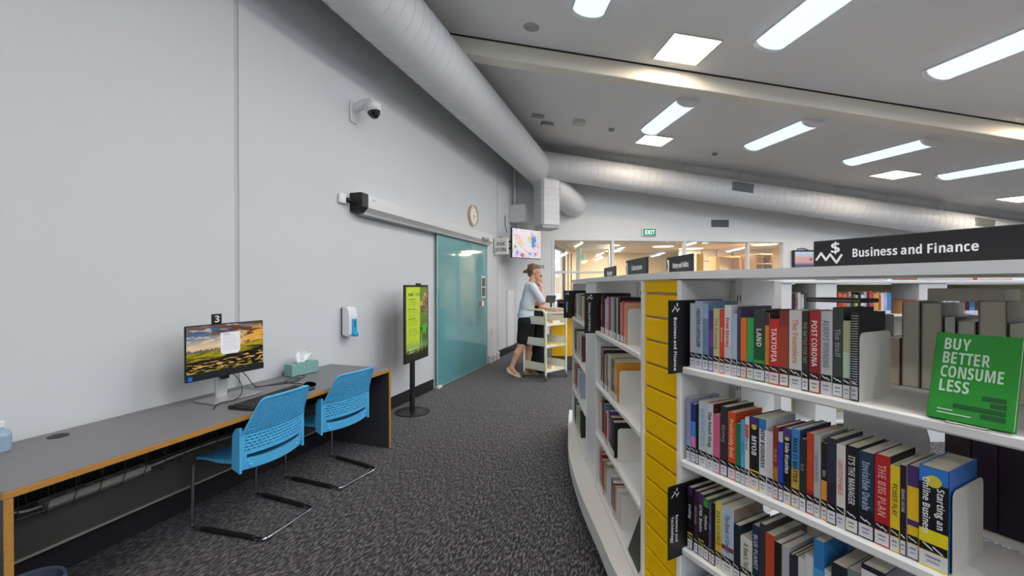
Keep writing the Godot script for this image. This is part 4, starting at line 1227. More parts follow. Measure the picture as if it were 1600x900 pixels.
	tube(s, smooth_path([Vector3(-2.8, 0.739, -2.4), Vector3(-2.74, 0.74, -2.56), Vector3(-2.7, 0.741, -2.74), Vector3(-2.76, 0.742, -2.84), Vector3(-2.84, 0.74, -2.8)], 6), 0.003, 6)
	obj("cord", s, mat("202020", 0.5), c2)
	# tissue box
	var tb := thing("tissue_box", Vector3(-2.853, 0.735, -2.905), deg_to_rad(83), "pale green cardboard tissue box on the desk against the wall", "tissue box")
	obj("carton", box(Vector3(0, 0.053, 0), Vector3(0.265, 0.1, 0.1), 0.003), noisy("6f9a95", "8db5ae", 0.03, 0.4, 0.6), tb)
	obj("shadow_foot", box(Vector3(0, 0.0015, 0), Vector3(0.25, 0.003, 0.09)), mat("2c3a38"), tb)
	obj("opening", box(Vector3(0, 0.1032, 0), Vector3(0.13, 0.001, 0.035)), mat("4d6a66"), tb)
	var tissue := sf()
	var nn := FastNoiseLite.new()
	nn.seed = 4
	nn.frequency = 1.0
	var grid := []
	for i in 15:
		var rowp := []
		for j in 11:
			var u := i / 14.0 - 0.5
			var v := j / 10.0
			var wv := nn.get_noise_2d(u * 9.0, v * 3.0 + 7.0)
			var spread := 0.5 + v * 0.75
			rowp.append(Vector3(u * 0.15 * spread + wv * 0.02 * v - 0.01, 0.103 + v * (0.092 - 0.06 * absf(u)) + wv * 0.03 * v, 0.012 * sin(u * 14.0) * (0.4 + v) + wv * 0.02))
		grid.append(rowp)
	for i in 14:
		for j in 10:
			poly(tissue, [grid[i][j], grid[i + 1][j], grid[i + 1][j + 1]], Vector3.BACK)
			poly(tissue, [grid[i][j], grid[i + 1][j + 1], grid[i][j + 1]], Vector3.BACK)
	tissue.index()
	tissue.generate_normals()
	var tm := mat("f2f4f6", 0.8).duplicate()
	tm.backlight_enabled = true
	tm.backlight = Color(0.4, 0.4, 0.4)
	tm.cull_mode = BaseMaterial3D.CULL_DISABLED
	obj("tissue", tissue, tm, tb)
	# bottle cut by the left edge of the picture
	var bt := thing("spray_bottle", Vector3(-2.845, 0.735, -1.115), 0.0, "pale blue plastic bottle at the left end of the desk", "bottle")
	s = sf()
	lathe(s, [Vector2(0, 0), Vector2(0.036, 0.0), Vector2(0.04, 0.006), Vector2(0.04, 0.075), Vector2(0.034, 0.092), Vector2(0.016, 0.104), Vector2(0.014, 0.115), Vector2(0, 0.115)], 24)
	obj("body", s, mat("93a8bd", 0.25), bt)
	s = sf()
	lathe(s, [Vector2(0, 0.112), Vector2(0.018, 0.112), Vector2(0.018, 0.135), Vector2(0.01, 0.14), Vector2(0, 0.14)], 18)
	obj("cap", s, mat("dfe5ea", 0.4), bt)
	# low bin under the desk's left end
	var bn := thing("waste_bin", Vector3(-2.62, 0, -1.115), 0.0, "dark waste bin with a bluish liner under the left end of the desk", "bin")
	s = sf()
	lathe(s, [Vector2(0, 0), Vector2(0.1, 0), Vector2(0.115, 0.17), Vector2(0.11, 0.17), Vector2(0.096, 0.01), Vector2(0, 0.01)], 24)
	obj("tub", s, mat("202124", 0.5), bn)
	s = sf()
	lathe(s, [Vector2(0.116, 0.12), Vector2(0.119, 0.15), Vector2(0.116, 0.178), Vector2(0.105, 0.172), Vector2(0.102, 0.12), Vector2(0.06, 0.07), Vector2(0, 0.06)], 24)
	obj("liner", s, mat("6c7690", 0.4), bn)

# a solid sheet with holes: f(u, v) gives its middle surface, solid(i, j) says which of the nu x nv cells are there
func sheet(nu: int, nv: int, thick: float, f: Callable, solid: Callable) -> ArrayMesh:
	var P := []
	var N := []
	for j in nv + 1:
		for i in nu + 1:
			var u := float(i) / nu
			var v := float(j) / nv
			var e := 0.004
			var du: Vector3 = f.call(u + e, v) - f.call(u - e, v)
			var dv: Vector3 = f.call(u, v + e) - f.call(u, v - e)
			P.append(f.call(u, v))
			N.append(du.cross(dv).normalized())
	var s := sf()
	var h := thick / 2.0
	var w := nu + 1
	for j in nv:
		for i in nu:
			if not solid.call(i, j):
				continue
			var k := [j * w + i, j * w + i + 1, (j + 1) * w + i + 1, (j + 1) * w + i]
			for side in [1.0, -1.0]:
				var tri := [[0, 2, 1], [0, 3, 2]] if side > 0.0 else [[0, 1, 2], [0, 2, 3]]
				for t in tri:
					for q in t:
						vert(s, P[k[q]] + N[k[q]] * h * side, N[k[q]] * side)
			var nb := [[i, j - 1, 0, 1], [i + 1, j, 1, 2], [i, j + 1, 2, 3], [i - 1, j, 3, 0]]
			for b in nb:
				var inside: bool = b[0] >= 0 and b[0] < nu and b[1] >= 0 and b[1] < nv
				if inside and solid.call(b[0], b[1]):
					continue
				var a0: int = k[b[2]]
				var a1: int = k[b[3]]
				var c: Vector3 = (P[k[0]] + P[k[2]]) / 2.0
				poly(s, [P[a0] + N[a0] * h, P[a1] + N[a1] * h, P[a1] - N[a1] * h, P[a0] - N[a0] * h], (P[a0] + P[a1]) / 2.0 - c)
	return s.commit()

func make_chair() -> Node3D:
	var blue := mat("56baee", 0.45)
	var steel := mat("c9ccd0", 0.14, 1.0)
	var t := thing("visitor_chair", Vector3.ZERO, 0.0, "", "chair", "blue plastic chairs at the grey desk")
	# sled frame of one bent tube: under the seat, down the front, back along the floor, across
	var hf := 0.222
	var hr := 0.187
	for sx in [-1.0, 1.0]:
		var s := sf()
		tube(s, smooth_path([Vector3(sx * 0.2, 0.43, 0.12), Vector3(sx * 0.208, 0.43, -0.05), Vector3(sx * hf, 0.43, -0.2), Vector3(sx * hf, 0.415, -0.245), Vector3(sx * hf, 0.38, -0.262), Vector3(sx * hf, 0.2, -0.268), Vector3(sx * hf, 0.04, -0.272), Vector3(sx * hf, 0.016, -0.258), Vector3(sx * (hf - 0.002), 0.012, -0.22)], 4), 0.0105, 10)
		obj("leg", s, steel, t)
		s = sf()
		tube(s, smooth_path([Vector3(sx * (hf - 0.002), 0.012, -0.22), Vector3(sx * lerpf(hf, hr, 0.65), 0.012, 0.1), Vector3(sx * hr, 0.012, 0.235), Vector3(sx * (hr - 0.012), 0.012, 0.262), Vector3(sx * (hr - 0.04), 0.012, 0.27)], 4), 0.0108, 10)
		obj("runner", s, steel, t)
		var gd := atan2((hr - hf) * sx, 0.48)
		obj("glide", box(Vector3(sx * (hf + hr) / 2, 0.014, 0.0), Vector3(0.026, 0.026, 0.4), 0.006, Basis(Vector3.UP, gd)), mat("121213", 0.6), t)
	var s := sf()
	tube(s, [Vector3(-hr + 0.04, 0.012, 0.27), Vector3(hr - 0.04, 0.012, 0.27)], 0.0108, 10)
	obj("rear_bar", s, steel, t)
	# seat
	var seat_f := func(u: float, v: float) -> Vector3:
		var x := (u - 0.5) * (0.45 - 0.03 * v)
		var z := -0.25 + v * 0.4
		var y := 0.452 - 0.02 * sin(PI * v) + 0.012 * pow(absf(u - 0.5) * 2.0, 2.0) - 0.03 * pow(1.0 - v, 6.0)
		return Vector3(x, y, z)
	var corner := func(i: int, j: int) -> bool:
		var r := 2.2
		var cx := minf(i + 0.5, 24 - i - 0.5)
		var cy := minf(j + 0.5, 20 - j - 0.5)
		return not (cx < r and cy < r and Vector2(r - cx, r - cy).length() > r)
	obj("seat", sheet(24, 20, 0.018, seat_f, corner), blue, t)
	# backrest: lower part upright with side wings, upper part leaning back
	var back_f := func(u: float, v: float) -> Vector3:
		var w := 0.46 if v < 0.56 else lerpf(0.44, 0.363, (v - 0.56) / 0.44)
		var q := pow(absf(u - 0.5) * 2.0, 2.0)
		var lean := 0.168 + 0.012 * v + 0.082 * maxf(v - 0.5, 0.0) / 0.5
		return Vector3((u - 0.5) * w, 0.407 + v * 0.43 + 0.008 * q * (1.0 - v), lean - q * (0.045 - 0.03 * v))
	var nu := 66
	var nv := 110
	var holes := func(i: int, j: int) -> bool:
		var u := (i + 0.5) / nu
		var v := (j + 0.5) / nv
		var e := mini(i, nu - 1 - i)
		if j > nv - 7:
			var cx: float = minf(i + 0.5, nu - i - 0.5)
			var cy: float = nv - j - 0.5
			if cx < 5.0 and cy < 6.0 and Vector2((5.0 - cx) / 5.0, (6.0 - cy) / 6.0).length() > 1.0:
				return false
		if e < 3 or j >= nv - 4:
			return true
		if v < 0.235:
			var lens := 0.135 - 0.04 * (1.0 - pow(absf(u - 0.5) * 2.0, 2.0))
			return not (v > lens + 0.035 and v < 0.205 and e > 4)
		var k := j - 26
		if k < 0 or k % 5 < 3:
			return true
		var off := 0 if (k / 5) % 2 == 0 else 2
		return (i + off) % 4 == 0
	obj("backrest", sheet(nu, nv, 0.009, back_f, holes), blue, t)
	# side wings: flanges that fold forward from the lower back
	for sx in [-1.0, 1.0]:
		var z := 0.13
		var wing := sf()
		extrude(wing, PackedVector2Array([Vector2(z + 0.012, 0.4), Vector2(z - 0.05, 0.425), Vector2(z - 0.045, 0.625), Vector2(z - 0.02, 0.662), Vector2(z + 0.014, 0.668)]), 0.016, Transform3D(Basis(Vector3(0, 0, 1), Vector3(0, 1, 0), Vector3(1, 0, 0)), Vector3(sx * 0.2325 - 0.008, 0, 0)))
		obj("side_wing", wing, blue, t)
	var top := []
	for k in 10:
		top.append(back_f.call(0.005, 0.565 + 0.355 * k / 9.0))
	for k in 5:
		var an := PI / 2 * (k + 1) / 6.0
		top.append(back_f.call(0.005 + 0.07 * (1.0 - cos(an)), 0.925 + 0.07 * sin(an)))
	for k in 12:
		top.append(back_f.call(0.09 + 0.82 * k / 11.0, 0.997))
	for k in 5:
		var an := PI / 2 * (5 - k) / 6.0
		top.append(back_f.call(0.995 - 0.07 * (1.0 - cos(an)), 0.925 + 0.07 * sin(an)))
	for k in 10:
		top.append(back_f.call(0.995, 0.92 - 0.355 * k / 9.0))
	var up := sf()
	tube(up, top, 0.0068, 8)
	obj("upper_rim", up, blue, t)
	for sx in [-1.0, 1.0]:
		obj("back_bracket", box(Vector3(sx * 0.17, 0.432, 0.115), Vector3(0.03, 0.024, 0.08), 0.006), blue, t)
	return t

func chairs():
	var a := make_chair()
	a.position = Vector3(-2.405, 0, -2.08)
	a.rotation.y = deg_to_rad(90.0)
	a.set_meta("label", "blue perforated plastic chair nearer the camera, in front of the keyboard")
	var b := a.duplicate()
	b.name = numbered("visitor_chair")
	add_child(b)
	b.position = Vector3(-2.395, 0, -2.76)
	b.rotation.y = deg_to_rad(83.0)
	b.set_meta("label", "blue perforated plastic chair nearer the poster stand, at the desk's far end")

func poster_stand():
	var p := thing("poster_stand", Vector3(-2.66, 0, -4.385), 0.0, "black floor stand with a green seed library poster beside the glass door", "poster stand")
	var bk := mat("131315", 0.45)
	var s := sf()
	lathe(s, [Vector2(0, 0), Vector2(0.195, 0), Vector2(0.2, 0.004), Vector2(0.198, 0.012), Vector2(0.06, 0.022), Vector2(0, 0.022)], 40)
	obj("base", s, mat("1a1c1e", 0.4), p)
	var b := yaw(94)
	obj("pole", box(Vector3(-0.005, 0.36, 0), Vector3(0.08, 0.68, 0.03), 0.003, b), bk, p)
	var c := Vector3(0.012, 1.055, -0.065)
	obj("frame", box(c, Vector3(0.61, 0.9, 0.022), 0.004, b), bk, p)
	var sh := rect(c + b * Vector3(-0.275, 0.425, 0.0118), c + b * Vector3(0.275, 0.425, 0.0118), c + b * Vector3(0.275, -0.415, 0.0118), c + b * Vector3(-0.275, -0.415, 0.0118), b * Vector3.BACK)
	obj("poster", sh, printed(seed_poster(), 0.3), p)
	letters("lettering", "Seed", 0.04, mat("37480f"), p, c + b * Vector3(-0.165, 0.34, 0.0122), b, 0.15, true)
	letters("lettering", "Library", 0.04, mat("5c7418"), p, c + b * Vector3(0.03, 0.34, 0.0122), b, 0.2, false)
	obj("clip", box(c + b * Vector3(0.05, 0.46, 0), Vector3(0.11, 0.02, 0.02), 0.003, b), bk, p)

# ---------------------------------------------------------------- books and bookcases
const A0 := Vector3(0.1166, 0, -1.6603)
const Y0 := Vector3(-0.0276, 0, -1.91)
const B0 := Vector3(-0.3238, 0, -2.7958)
const W0 := Vector3(-0.4403, 0, -3.1543)
const C0 := Vector3(-0.6892, 0, -4.024)
const A1 := Vector3(0.7823, 0, -1.0035)
const TIERS := [1.205, 0.866, 0.548, 0.215]

func facing(a: Vector3, b: Vector3) -> float:   # turn of a frame whose x runs from a to b
	return atan2(-(b.z - a.z), b.x - a.x)

var label_white: Material
func book(at: Vector3, turn: float, w: float, h: float, d: float, spine: String, label: String, group: String, board := "", bands := "", title := "", title_hex := "", sticker := 0, tilt := 0.0, called := "book") -> Node3D:
	var t := thing(called, at, turn, label, "book", group)
	if tilt != 0.0:
		t.rotation.z = tilt
	var bc := 0.0016 if w < 0.03 else 0.0024
	if board == "":
		board = spine
	var gloss := 0.32 + rng.randf() * 0.25
	var s := sf()
	bx(s, Vector3(0, h / 2, -0.0012), Vector3(w, h, 0.0024), 0.0008)
	obj("spine", s, mat(spine, snappedf(gloss, 0.05)), t)
	s = sf()
	for sx in [-1.0, 1.0]:
		bx(s, Vector3(sx * (w - bc) / 2, h / 2, -d / 2 - 0.001), Vector3(bc, h, d - 0.002), 0.0004)
	obj("cover", s, mat(board, snappedf(gloss, 0.05)), t)
	obj("pages", box(Vector3(0, h / 2, -d / 2 - 0.0005), Vector3(w - 2 * bc + 0.0002, h - 0.004, d - 0.006)), mat(["e4dcc8", "ddd3bd", "e9e4d6"][rng.randi() % 3], 0.9), t)
	if bands != "":
		for q in bands.split(","):
			var p := q.split(":")
			var f := p[0].split("-")
			var y0 := float(f[0]) * h
			var y1 := float(f[1]) * h
			obj("spine_band", box(Vector3(0, (y0 + y1) / 2, 0.0002), Vector3(w - 0.0012, y1 - y0 - 0.001, 0.0006)), mat(p[1], 0.4), t)
	if title != "":
		var lines := title.split("|")
		var cap := minf(w * 0.52, 0.0155) if lines.size() == 1 else minf(w * 0.26, 0.0125)
		for i in lines.size():
			var x := 0.0 if lines.size() == 1 else (0.5 - i) * cap * 1.9
			letters("title", lines[i], cap, mat(title_hex, 0.5), t, Vector3(x, h * 0.61, 0.0009), Basis(Vector3(0, -1, 0), Vector3(1, 0, 0), Vector3(0, 0, 1)), h * 0.56, w > 0.02, "Droid Sans", 0.0003)
		if title == "MYOB" or title == "Side Hustles" or lines.size() > 1:
			var em := sf()
			disc(em, Vector3(0, h * 0.865, 0.0004), Vector3.BACK, w * 0.27, 0.0006, 16)
			obj("round_emblem", em, mat("e6d23a", 0.4), t)
	if sticker > 0:
		obj("spine_label", box(Vector3(0, 0.02, 0.0007), Vector3(w - 0.0025, 0.032, 0.0006), 0.0002), mat(["e2e2e6", "dcdce4", "e6e4de"][rng.randi() % 3], 0.5), t)
		if sticker > 1:
			obj("call_number", box(Vector3(0, 0.026, 0.0012), Vector3(w * 0.5, 0.004, 0.0003)), mat("8d8d94", 0.5), t)
			obj("call_number", box(Vector3(0, 0.016, 0.0012), Vector3(w * 0.42, 0.003, 0.0003)), mat("9a9aa2", 0.5), t)
			obj("genre_sticker", box(Vector3(0, 0.0465, 0.0007), Vector3(w - 0.0025, 0.018, 0.0006), 0.0002), mat("111114", 0.4), t)
			var zz := sf()
			bx(zz, Vector3(-w * 0.18, 0.048, 0.0012), Vector3(w * 0.42, 0.0028, 0.0003), 0, Basis(Vector3.BACK, -0.6))
			bx(zz, Vector3(w * 0.16, 0.045, 0.0012), Vector3(w * 0.42, 0.0028, 0.0003), 0, Basis(Vector3.BACK, -0.6))
			obj("sticker_mark", zz, mat("e8e8e8", 0.5), t)
	return t

func bay(called: String, a: Vector3, b: Vector3, label: String, lone_end := false) -> Node3D:
	# a double sided bay whose front line runs from a (far) to b (near)
	var white := mat("ececea", 0.45)
	var t := thing(called, a, facing(a, b), label, "bookshelf")
	var W := a.distance_to(b)
	for x in [-0.011, W + 0.011]:
		for z in [-0.14, -0.43]:
			obj("side_panel", box(Vector3(x, 0.8, z + 0.006), Vector3(0.021, 1.44, 0.284 if z > -0.2 else 0.27), 0.003), white, t)
	for x in [0.012, W - 0.012]:
		var p := obj("slotted_post", box(Vector3(x, 0.8, -0.285), Vector3(0.024, 1.44, 0.04), 0.002), mat("d2d0c6", 0.5), t)
		var sl := sf()
		var sg := 1.0 if x < W / 2 else -1.0
		for k in 26:
			for dz in [-0.008, 0.008]:
				bx(sl, Vector3(x + sg * 0.0122, 0.2 + k * 0.05, -0.285 + dz), Vector3(0.0008, 0.022, 0.005))
		obj("slots", sl, mat("4a4844", 0.8), p).set_meta("kind", "stuff")
	for k in 4:
		var y: float = TIERS[k]
		var s := sf()
		bx(s, Vector3(W / 2, y - 0.009, -0.13), Vector3(W - 0.004, 0.018, 0.275), 0.004)
		bx(s, Vector3(W / 2, y - 0.0125, 0.008), Vector3(W - 0.004, 0.027, 0.012), 0.005)
		obj("shelf", s, white, t)
		s = sf()
		bx(s, Vector3(W / 2, y - 0.009, -0.445), Vector3(W - 0.004, 0.018, 0.26), 0.004)
		bx(s, Vector3(W / 2, y - 0.0125, -0.578), Vector3(W - 0.004, 0.027, 0.012), 0.005)
		obj("shelf", s, white, t)
	return t

func bookend(at: Vector3, turn: float, label: String, h := 0.17, d := 0.15, plate_turn := 0.0):
	# a bent white steel plate that stands across the shelf
	var t := thing("bookend", at, turn + plate_turn, label, "bookend")
	var o := PackedVector2Array([Vector2(0, 0), Vector2(d, 0)])
	for k in 7:
		var a := PI / 2 * k / 6
		o.append(Vector2(d - 0.018 + 0.018 * cos(a), h - 0.018 + 0.018 * sin(a)))
	for k in 7:
		var a := PI / 2 + PI / 2 * k / 6
		o.append(Vector2(0.018 + 0.018 * cos(a), h - 0.018 + 0.018 * sin(a)))
	var s := sf()
	extrude(s, o, 0.0025, Transform3D(Basis(Vector3.UP, PI / 2), Vector3.ZERO))
	obj("plate", s, mat("d9d6cc", 0.5), t)
	obj("foot", box(Vector3(-0.05, 0.001, -d / 2), Vector3(0.1, 0.002, d)), mat("d9d6cc", 0.5), t)

func fin(at: Vector3, turn: float, txt: String, label: String, lines := 1, icon := true, scale := 1.0):
	# black sign plate at the end of a row of books, standing out into the aisle
	var t := thing("shelf_sign", at, turn, label, "sign", "")
	var bk := mat("0f0f11", 0.45)
	obj("plate", box(Vector3(0, 0.13, -0.06), Vector3(0.004, 0.262, 0.29), 0.0015), bk, t)
	var b := Basis(Vector3(0, -1, 0), Vector3(0, 0, -1), Vector3(1, 0, 0))
	var wh := mat("e6e6ea", 0.5)
	if lines == 1:
		letters("lettering", txt, 0.0145, wh, t, Vector3(0.0022, 0.105, 0.052), b, 0.19, true)
	else:
		var parts := txt.split("|")
		for i in parts.size():
			letters("lettering", parts[i], 0.0125, wh, t, Vector3(0.0022, 0.105, 0.042 + i * 0.022), b, 0.15, true)
	if icon:
		var s := sf()
		for k in 3:
			bx(s, Vector3(0.0022, 0.226 + (k % 2) * 0.007, 0.062 - k * 0.012), Vector3(0.0008, 0.004, 0.018), 0, Basis(Vector3.RIGHT, 0.75 if k % 2 == 0 else -0.75))
		bx(s, Vector3(0.0022, 0.245, 0.042), Vector3(0.0008, 0.012, 0.006))
		obj("icon", s, wh, t)

func header_sign(at: Vector3, turn: float, length: float, h: float, txt: String, label: String, text_at: float, text_len: float, cap: float, icon := ""):
	var t := thing("header_sign", at, turn, label, "sign")
	obj("board", box(Vector3(length / 2, h / 2, 0), Vector3(length, h, 0.012), 0.002), mat("101013", 0.4), t)
	var wh := mat("eaeaee", 0.5)
	letters("lettering", txt, cap, wh, t, Vector3(text_at + text_len / 2, h * 0.52, 0.0063), Basis.IDENTITY, text_len, true)
	if icon == "money":
		letters("dollar_mark", "$", 0.036, wh, t, Vector3(0.064, h * 0.72, 0.0063), Basis.IDENTITY, 0, true)
		var pts := [Vector2(0.01, 0.034), Vector2(0.024, 0.055), Vector2(0.038, 0.032), Vector2(0.05, 0.05), Vector2(0.068, 0.022), Vector2(0.082, 0.046)]
		var s := sf()
		for i in pts.size() - 1:
			var p: Vector2 = pts[i]
			var q: Vector2 = pts[i + 1]
			bx(s, Vector3((p.x + q.x) / 2, (p.y + q.y) / 2, 0.0066), Vector3(p.distance_to(q) + 0.004, 0.006, 0.0008), 0, Basis(Vector3.BACK, (q - p).angle()))
		obj("zigzag_mark", s, wh, t)
	elif icon != "":
		var s := sf()
		tube(s, [Vector3(0.03, 0.015, 0.0066), Vector3(0.035, h * 0.5, 0.0066), Vector3(0.03, h * 0.85, 0.0066)], [0.009, 0.004, 0.007], 6)
		obj("emblem", s, wh, t)
	for x in [length * 0.14, length * 0.82]:
		obj("clip", box(Vector3(x, 0.004, 0.012), Vector3(0.03, 0.012, 0.014), 0.003), mat("dcdcd8", 0.4), t)

func shelf_row(a: Vector3, b: Vector3, y: float, data: Array, where: String, group: String, sticker: int, max_s := 9.0):
	var turn := facing(a, b)
	var bs := Basis(Vector3.UP, turn)
	for i in data.size():
		var q: Array = data[i]
		if q[0] + q[1] > max_s:
			break
		var at: Vector3 = a + bs * Vector3(q[0] + q[1] / 2, 0, -0.002 - rng.randf() * 0.004) + Vector3(0, y, 0)
		var o := book(at, turn, q[1], q[2], q[3], q[4], "book, %s, %s from left on %s" % [q[5], NTH[i], where], group, q[9], q[8], q[6], q[7], sticker)
		if q[5].begins_with("black spiral"):
			var s := sf()
			for k in 34:
				tube(s, [Vector3(-q[1] * 0.45, 0.006 + k * 0.0064, -0.004), Vector3(-q[1] * 0.3, 0.006 + k * 0.0064, 0.004), Vector3(q[1] * 0.3, 0.006 + k * 0.0064, 0.004), Vector3(q[1] * 0.45, 0.006 + k * 0.0064, -0.004)], 0.0011, 5, false)
			obj("wire_coil", s, mat("b9bac0", 0.3, 0.7), o)

# a run of books told by colour only: "hex/name/width in mm/height in mm"
func colour_row(a: Vector3, b: Vector3, y: float, from: float, runs: String, where: String, group: String, depth := 0.15):
	var turn := facing(a, b)
	var bs := Basis(Vector3.UP, turn)
	var x := from
	var i := 0
	for item in runs.split(" "):
		var f := item.split("/")
		var w := float(f[2]) / 1000.0
		var h := float(f[3]) / 1000.0
		var at: Vector3 = a + bs * Vector3(x + w / 2, 0, -0.003 - rng.randf() * 0.008) + Vector3(0, y, 0)
		var bands := ""
		if rng.randf() < 0.4:
			bands = "0.35-0.8:" + Color(f[0]).lerp(Color("f0f0f0") if rng.randf() < 0.5 else Color("202020"), 0.35).to_html(false)
		book(at, turn, w - 0.0008, h, depth + rng.randf() * 0.03, f[0], "%s book, %s from left on %s" % [f[1].replace("-", " "), NTH[i], where], group, "", bands, "", "", 1)
		x += w
		i += 1

func bookshelves():
	var white := mat("ececea", 0.45)
	bay("bookshelf_bay", A0, A1, "white double sided bookshelf bay under the black business and finance header")
	bay("bookshelf_bay", B0, Y0, "white bookshelf bay left of the yellow slatted panel")
	bay("bookshelf_bay", C0, W0, "white bookshelf bay at the far end of the row")
	# yellow slatted wedge
	var t := thing("slatwall_panel", Y0, facing(Y0, A0), "yellow slatted display panel between two white bookshelf bays", "slat panel")
	var W := Y0.distance_to(A0)
	obj("backing", box(Vector3(W / 2, 0.8, -0.022), Vector3(W - 0.04, 1.44, 0.012)), mat("6e6a62", 0.5), t)
	var top := 1.5235
	var ym := mat("ffcb00", 0.6, 0.0, 0.25)
	var cuts := [top]
	for k in 15:
		cuts.append(1.467 - k * 0.0975)
	for k in 15:
		obj("slat", box(Vector3(W / 2, (cuts[k] + cuts[k + 1]) / 2, -0.007), Vector3(W - 0.046, cuts[k] - cuts[k + 1] - 0.008, 0.018), 0.003), ym, t)
		obj("groove_rail", box(Vector3(W / 2, cuts[k + 1], -0.013), Vector3(W - 0.046, 0.006, 0.006), 0.001), mat("a5a199", 0.35, 0.6), t)
	# plain wedge
	var w2 := thing("filler_panel", W0, facing(W0, B0), "plain white filler panel between the two far bookshelf bays", "panel")
	obj("board", box(Vector3(W0.distance_to(B0) / 2, 0.8, -0.006), Vector3(W0.distance_to(B0) - 0.044, 1.44, 0.02), 0.003), white, w2)
	# continuous top and curved plinth
	var fr := [C0 + (C0 - W0).normalized() * 0.03, W0, B0, Y0, A0, A1 + (A1 - A0).normalized() * 0.3]
	var outl := PackedVector2Array()
	var back := []
	for i in fr.size():
		var dir := Vector3.ZERO
		if i > 0:
			dir += (fr[i] - fr[i - 1]).normalized()
		if i < fr.size() - 1:
			dir += (fr[i + 1] - fr[i]).normalized()
		dir = dir.normalized()
		var nrm := Vector3(dir.z, 0, -dir.x)   # into the shelf
		outl.append(Vector2(fr[i].x, fr[i].z) - Vector2(nrm.x, nrm.z) * 0.014)
		back.append(Vector2(fr[i].x, fr[i].z) + Vector2(nrm.x, nrm.z) * 0.6)
	back.reverse()
	for p in back:
		outl.append(p)
	var tp := thing("bookshelf_worktop", Vector3.ZERO, 0.0, "continuous white top board over the curved row of bookshelves", "shelf top")
	var s := sf()
	extrude(s, outl, 0.027, Transform3D(Basis(Vector3(1, 0, 0), Vector3(0, 0, 1), Vector3(0, 1, 0)), Vector3(0, 1.5235, 0)))
	obj("board", s, mat("eceded", 0.4), tp)
	var pl := thing("curved_plinth", Vector3.ZERO, 0.0, "curved white plinth on castors under the row of bookshelves", "plinth")
	# the plinth's front bows out into the aisle
	var bow := smooth_path([Vector3(-0.80, 0, -4.42), Vector3(-0.73, 0, -3.98), Vector3(-0.60, 0, -3.3), Vector3(-0.43, 0, -2.72), Vector3(-0.25, 0, -2.25), Vector3(-0.13, 0, -1.95), Vector3(0.06, 0, -1.63), Vector3(0.62, 0, -1.03), Vector3(0.85, 0, -0.8)], 6)
	s = sf()
	for i in bow.size() - 1:
		var p: Vector3 = bow[i]
		var q: Vector3 = bow[i + 1]
		var n := Vector3((q - p).z, 0, -(q - p).x).normalized()
		if n.dot(Vector3(-1, 0, 0.3)) < 0.0:
			n = -n
		var k := 0.022
		var y0 := 0.09
		var y1 := 0.187
		var a := [p + Vector3(0, y0, 0), q + Vector3(0, y0, 0), q + Vector3(0, y1, 0), p + Vector3(0, y1, 0)]
		var z := []
		for v in a:
			z.append(v - n * (0.2))
		poly(s, a, n)
		poly(s, z, -n)
		poly(s, [a[3], a[2], z[2], z[3]], Vector3.UP)
		poly(s, [a[0], a[1], z[1], z[0]], Vector3.DOWN)
	obj("front", s, white, pl)
	for i in 3:
		var p: Vector3 = [Vector3(-0.44, 0, -2.92), Vector3(-0.58, 0, -3.62), Vector3(-0.08, 0, -2.0)][i]
		var c := obj("castor", lathe_wheel(0.042, 0.022), mat("3a3a3d", 0.4), pl)
		c.position = p + Vector3(-0.015, 0.042, -0.01)
		c.rotation.y = 0.5
		obj("fork", box(Vector3(0, 0.03, 0), Vector3(0.034, 0.05, 0.02), 0.004), mat("b9babc", 0.3, 0.8), c)
	s = sf()
	var e0 := C0 + (C0 - W0).normalized() * 0.36
	# rear body of the base
	for q in [[C0, W0], [W0, B0], [B0, Y0], [Y0, A0], [A0, A1]]:
		var mid: Vector3 = (q[0] + q[1]) / 2
		var bs := Basis(Vector3.UP, facing(q[0], q[1]))
		bx(s, mid + bs * Vector3(0, 0.135, -0.32), Vector3(q[0].distance_to(q[1]) + 0.02, 0.09, 0.5), 0.004, bs)
	obj("body", s, white, pl)

	# books of the near bay
	var turn := facing(A0, A1)
	var bs := Basis(Vector3.UP, turn)
	shelf_row(A0, A1, TIERS[0], SHELF_TOP, "the top business shelf", "books on the top business shelf", 2)
	shelf_row(A0, A1, TIERS[1], SHELF_SECOND, "the second business shelf", "books on the second business shelf", 2)
	shelf_row(A0, A1, TIERS[2], SHELF_THIRD, "the third business shelf", "books on the third business shelf", 2)
	# a few on the lowest shelf
	colour_row(A0, A1, TIERS[3], 0.03, "2350a8/bright-blue/22/215 1b2a44/navy/24/225 c9c9cc/pale-grey/20/210 2a2a2c/black/26/230", "the lowest business shelf", "books on the lowest business shelf")
	bookend(A0 + bs * Vector3(0.5405, TIERS[0], -0.005), turn, "beige steel bookend beside the spiral bound book on the top business shelf", 0.175, 0.16)
	bookend(A0 + bs * Vector3(0.7105, TIERS[1], -0.008), turn, "beige steel bookend after the thick black book on the second business shelf", 0.185, 0.17)
	# book displayed face out, leaning back
	var gb := thing("display_book", A0 + bs * Vector3(0.738, TIERS[0] + 0.005, 0.012), turn, "bright green book shown face out, buy better consume less in white", "book")
	var lean := Basis(Vector3.RIGHT, deg_to_rad(-17))
	var green := noisy("1f8a2c", "2c9a34", 0.02, 0.6, 0.35)
	obj("cover", box(lean * Vector3(0, 0.096, 0), Vector3(0.128, 0.192, 0.003), 0.001, lean), green, gb)
	obj("pages", box(lean * Vector3(0.001, 0.096, -0.0085), Vector3(0.122, 0.186, 0.014), 0.001, lean), mat("e6dfcc", 0.9), gb)
	obj("back_cover", box(lean * Vector3(0, 0.096, -0.017), Vector3(0.128, 0.192, 0.003), 0.001, lean), green, gb)
	obj("spine", box(lean * Vector3(-0.0635, 0.096, -0.0085), Vector3(0.003, 0.192, 0.018), 0.001, lean), green, gb)
